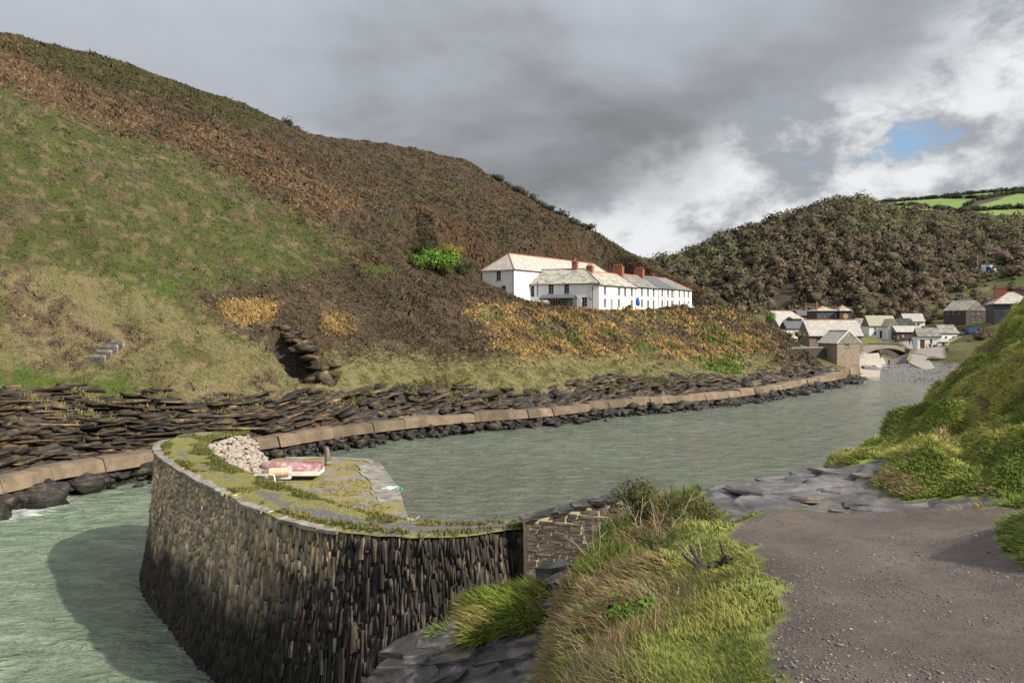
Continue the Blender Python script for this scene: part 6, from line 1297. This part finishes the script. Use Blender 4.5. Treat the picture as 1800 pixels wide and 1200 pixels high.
# ------------------------------------------------------------------ small things on the quay, the hill and the near bank
M_RED = None
def build_quay_things():
    red = MT('faded red hull', .5, .4); n = red.noise(red.co('Object'), 3.5, 6, .7); red.color(red.ramp(n, [(.35, (.25, .07, .075)), (.50, (.38, .20, .20)), (.62, (.52, .45, .43))])); white = plain('white gunwale', (.72, .70, .66), .6, var=.12, scale=4)
    def hull(L, W, H, n=13):
        sec = []
        for i in range(n):
            t = i / (n - 1); x = -L / 2 + L * t; w = W / 2 * (1 - max(0, (t - .45) / .55) ** 2.2 * .98) * (.86 + .14 * min(1, t * 4)); h = H * (1 - .12 * math.cos(t * 3.1)) * (1 - .25 * max(0, (t - .8) / .2))
            sec.append([(x, w * math.cos(a), h * math.sin(a) ** .8 if math.sin(a) > 0 else 0) for a in [math.pi * k / 10 for k in range(11)]])
        return sec
    def boat(label, loc, rz, L, W, H, hm):
        root = empty('upturned_dinghy', loc, rz, label, 'boat', 'dinghies lying on the quay'); s = hull(L, W, H); n = len(s); b = MB(); V = [p for q in s for p in q]
        b.add([(x, y, z + .16) for x, y, z in V], [(i * 11 + k, (i + 1) * 11 + k, (i + 1) * 11 + k + 1, i * 11 + k + 1) for i in range(n - 1) for k in range(10)] + [tuple(range(11))]).build('hull', hm, root, smooth=False, fix=True)
        g = MB(); out = [(q[0][0], q[0][1] + .04) for q in s] + [(q[-1][0], q[-1][1] - .04) for q in s[::-1]]; inn = [(x * .99, y * .95) for x, y in out]; m = len(out)
        g.add([(x, y, z) for z in (.02, .21) for x, y in out] + [(x, y, z) for z in (.02, .21) for x, y in inn], [(i, (i + 1) % m, m + (i + 1) % m, m + i) for i in range(m)] + [(m + i, m + (i + 1) % m, 3 * m + (i + 1) % m, 3 * m + i) for i in range(m)] + [(2 * m + (i + 1) % m, 2 * m + i, 3 * m + i, 3 * m + (i + 1) % m) for i in range(m)]).build('gunwale', white, root, fix=True)
        MB().box((-L / 2 - .05, -.02, .25), (L * .3, .02, H + .20)).build('keel', hm, root)
        return root
    boat('upturned red dinghy with white gunwale on the lower quay', VP(512, 832, 35.6), math.radians(178), 2.7, 1.15, .36, red.m)
    q = VP(470, 840, 34.3); o = MB().box((-1.1, -.16, 0), (1.0, .12, .07)).box((-.9, .2, .0), (.6, .3, .05)).build('plank', white); o.location = q; o.rotation_euler = (0, .02, .06); tag(o, 'long white painted planks lying before the red dinghy', 'plank')
    # pale fuel drum on its side
    q = VP(490, 838, 34.2); o = empty('drum', q, math.radians(15), 'pale yellow drum lying beside the dinghies', 'drum'); m = plain('yellowed plastic', (.50, .42, .26), .5)
    MB().tube([(-.42, 0, .2), (-.40, 0, .2), (-.40, 0, .2), (.40, 0, .2), (.42, 0, .2)], [.15, .19, .20, .20, .17], 16).build('barrel', m, o); MB().tube([(.44, 0, .2), (.50, 0, .2)], .09, 12).tube([(.12, 0, .2), (.15, 0, .2)], .212, 16).build('rim', white, o)
    q = VP(458, 846, 34.0); o = empty('white_rail', q, math.radians(-8), 'bent white rail frame at the walkway edge', 'rail')
    MB().tube([(-.6, .1, .2), (.3, 0, .3), (.62, -.05, .3)], .035, 8).build('top_bar', M_FRAME, o); MB().tube([(.62, -.05, .3), (.68, -.05, .02)], .035, 8).build('leg', M_FRAME, o); MB().tube([(-.5, -.25, .15), (.4, -.3, .2)], .03, 8).build('lower_bar', M_FRAME, o)
    # mooring post
    q = VP(577, 816, 38.8); o = empty('mooring_post', q, 0, 'leaning grey wooden mooring post on the quay', 'post'); m = rock_material('grey timber', (.14, .12, .10), (.30, .27, .23), None, (9, 9, 1), .01, .85)
    MB().tube([(0, 0, -.2), (-.02, 0, .3), (-.07, 0, .72), (-.08, 0, .84)], [.15, .145, .13, .09], 10).build('shaft', m, o); MB().tube([(-.02, 0, .06), (-.03, 0, .14)], .165, 12).build('rope_turns', plain('old rope', (.30, .27, .2)), o)
    # net and rope bundle at the quay edge
    q = VP(686, 861, 33.3); o = empty('net_bundle', q, .3, 'white bundle with teal rope at the quay edge', 'net')
    V, Fa = rocks(np.array([(0, 0, .08), (.25, .05, .06), (-.25, 0, .05)]), np.array((.22, .16, .17)), .5, 31, IV2, IF2); obj_np('sheet', V, Fa, white, o); MB().tube([(.2, -.1, .1), (.35, -.05, .14), (.45, .05, .06), (.5, -.1, .03), (.4, -.2, .03)], .03, 6).build('rope', plain('teal rope', (.05, .32, .28)), o)
    # blue parasol and benches on the terrace
    x, y, z = TAT(11.6, -1.9); o = empty('folded_parasol', (x, y, z), .4, 'blue and white folded parasol before the terrace', 'parasol'); MB().tube([(0, 0, 0), (0, 0, 2.7)], .04, 8).build('pole', M_FRAME, o); bl = plain('blue canvas', (.03, .12, .45)); MB().tube([(0, 0, .9), (-.1, 0, 1.3), (-.15, 0, 2.0), (-.05, 0, 2.6)], [.22, .42, .34, .05], 9).build('canopy', bl, o); MB().tube([(.22, 0, .8), (.2, 0, 1.4), (.12, 0, 1.9)], [.12, .14, .03], 8).build('white_panel', M_FRAME, o)
    for px, py, Y, lab in [(1250, 563, 150, 'pale wooden bench on the bracken slope right of the terrace'), (336, 545, 88, 'small wooden bench on the hillside path')]:
        q = VP(px, py, Y); o = empty('bench', q, .5, lab, 'bench'); w = plain('silvered wood', (.36, .33, .28)); MB().box((-.8, -.2, .42), (.8, .2, .48)).build('seat', w, o); MB().box((-.8, .2, .6), (.8, .25, .95)).build('backrest', w, o)
        for sx in (-.65, .65): MB().box((sx - .05, -.18, -.3), (sx + .05, .25, .42)).build('leg', w, o)
    q = VP(308, 531, 88); o = empty('notice_board', q, .3, 'small white notice on the hillside above the stone steps', 'sign'); MB().box((-.4, -.02, .5), (.4, .02, .95)).build('panel', M_FRAME, o); MB().box((-.05, .021, -.5), (.05, .08, .9)).build('post', M_GUT, o)
build_quay_things()
def build_steps():
    a = ground_at(168, 627); b = ground_at(200, 597); root = empty('stone_steps', (0, 0, 0), label='flight of slate steps set in the grassy hillside', cat='steps'); n = 8; d = (b - a); h = np.array((d[0], d[1])); h /= np.linalg.norm(h); s = np.array((-h[1], h[0]))
    side = np.array((h[1], -h[0]))
    for i in range(n):
        c = a + d * (i / (n - 1)); w, t = 1.0, .42; q = [c[:2] + side * sw * w * .75 + h * (f * t) for sw, f in ((-1, -1), (1, -1), (1, .6), (-1, .6))]
        MB().prism(q, c[2] - .8, c[2] + .12).build('step', M_COPE if i % 2 else M_SLATE, root, fix=True)
    for sg in (-1,):
        q0, q1 = a[:2] + side * sg * .9, b[:2] + side * sg * .9; MB().prism([q0, q1, q1 + side * .25, q0 + side * .25], [a[2] - .6, b[2] - .6, b[2] - .6, a[2] - .6], [a[2] + .2, b[2] + .25, b[2] + .25, a[2] + .2]).build('side_wall', M_SLATE_D, root, fix=True)
build_steps()
def twig(root_loc, label, n, L, col, name='dead_stem', spread=.5, r0=.008):
    o = empty(name, root_loc, 0, label, 'plant', 'dead stems on the near bank'); m = plain('dead wood', col, .9); r = random.Random(int(root_loc[0] * 1000)); b = MB()
    for k in range(n):
        p = Vector((0, 0, -.05)); d = Vector((r.gauss(0, spread), r.gauss(0, spread * .6), 1)).normalized(); path = [p.copy()]
        for s in range(5): d = (d + Vector((r.gauss(0, .22), r.gauss(0, .22), r.gauss(0, .1)))).normalized(); p = p + d * L / 5 * r.uniform(.7, 1.1); path.append(p.copy())
        b.tube(path, [r0 * (1 - i / 7) for i in range(6)], 5)
        for s in (2, 3, 4): e = path[s] + Vector((r.gauss(0, .3), r.gauss(0, .3), .3)) * L * .35; b.tube([path[s], e], [r0 * .5, r0 * .2], 4)
    b.build('stems', m, o); return o
def head_at(x, y): p, *_ = head_xyz(np.array([x]), np.array([y])); return (x, y, float(p[0, 2]))
def on_head(px, py, Y): q = P(px, py, Y); return head_at(q.x, q.y)
def build_near_plants():
    for i_, (px, py, Y, n, L) in enumerate([(1140, 960, 9.4, 4, .85), (1160, 990, 8.8, 3, .7), (1180, 1090, 6.3, 2, .5), (1085, 930, 10.4, 4, .6), (1040, 1010, 9.4, 4, .6), (1230, 960, 7.8, 4, .4)]):
        twig(on_head(px, py, Y), ['tall pale dead stems at the crest of the near bank', 'pale dead stems just below the tall ones on the bank', 'single thin dark stem above the leafy dock plant', 'dead stems by the bramble mound above the abutment', 'dead stems leaning out over the slate ledge', 'short dead stems beside the driftwood stump'][i_], n, L, (.34, .27, .20))
    o = twig(on_head(1248, 1010, 6.8), 'dark gnarled driftwood stump lying in the bank grass by the path', 7, .34, (.05, .04, .032), 'driftwood_stump', 1.1, .03); del o['group']; o['category'] = 'stump'
    # leafy green plant and small bushes on the seaward side
    def leafy(px, py, Y, r, col, lab, name='leafy_plant', leaves=900, leaf=.05):
        x, y, z = on_head(px, py, Y); shrub(name, lab, (x, y, z), r, np.array(col), .85, leaves, leaf, .03, lobes=9, mat=M_GRASS, cat='plant', hull=False)
    leafy(1120, 1100, 5.9, .22, (.085, .19, .02), 'bright green leafy dock plant among dead bracken on the near bank', leaves=500, leaf=.09)
    leafy(1130, 895, 10.6, .40, (.11, .115, .04), 'olive green bramble mound at the crest of the near bank', leaves=5200, leaf=.03)
    leafy(1205, 900, 10.2, .34, (.115, .125, .04), 'olive green bramble mound on the path side of the crest', leaves=4600, leaf=.03)
    leafy(1150, 985, 8.4, .24, (.11, .12, .04), 'olive green bramble patch halfway down the near bank', leaves=3000, leaf=.03)
build_near_plants()
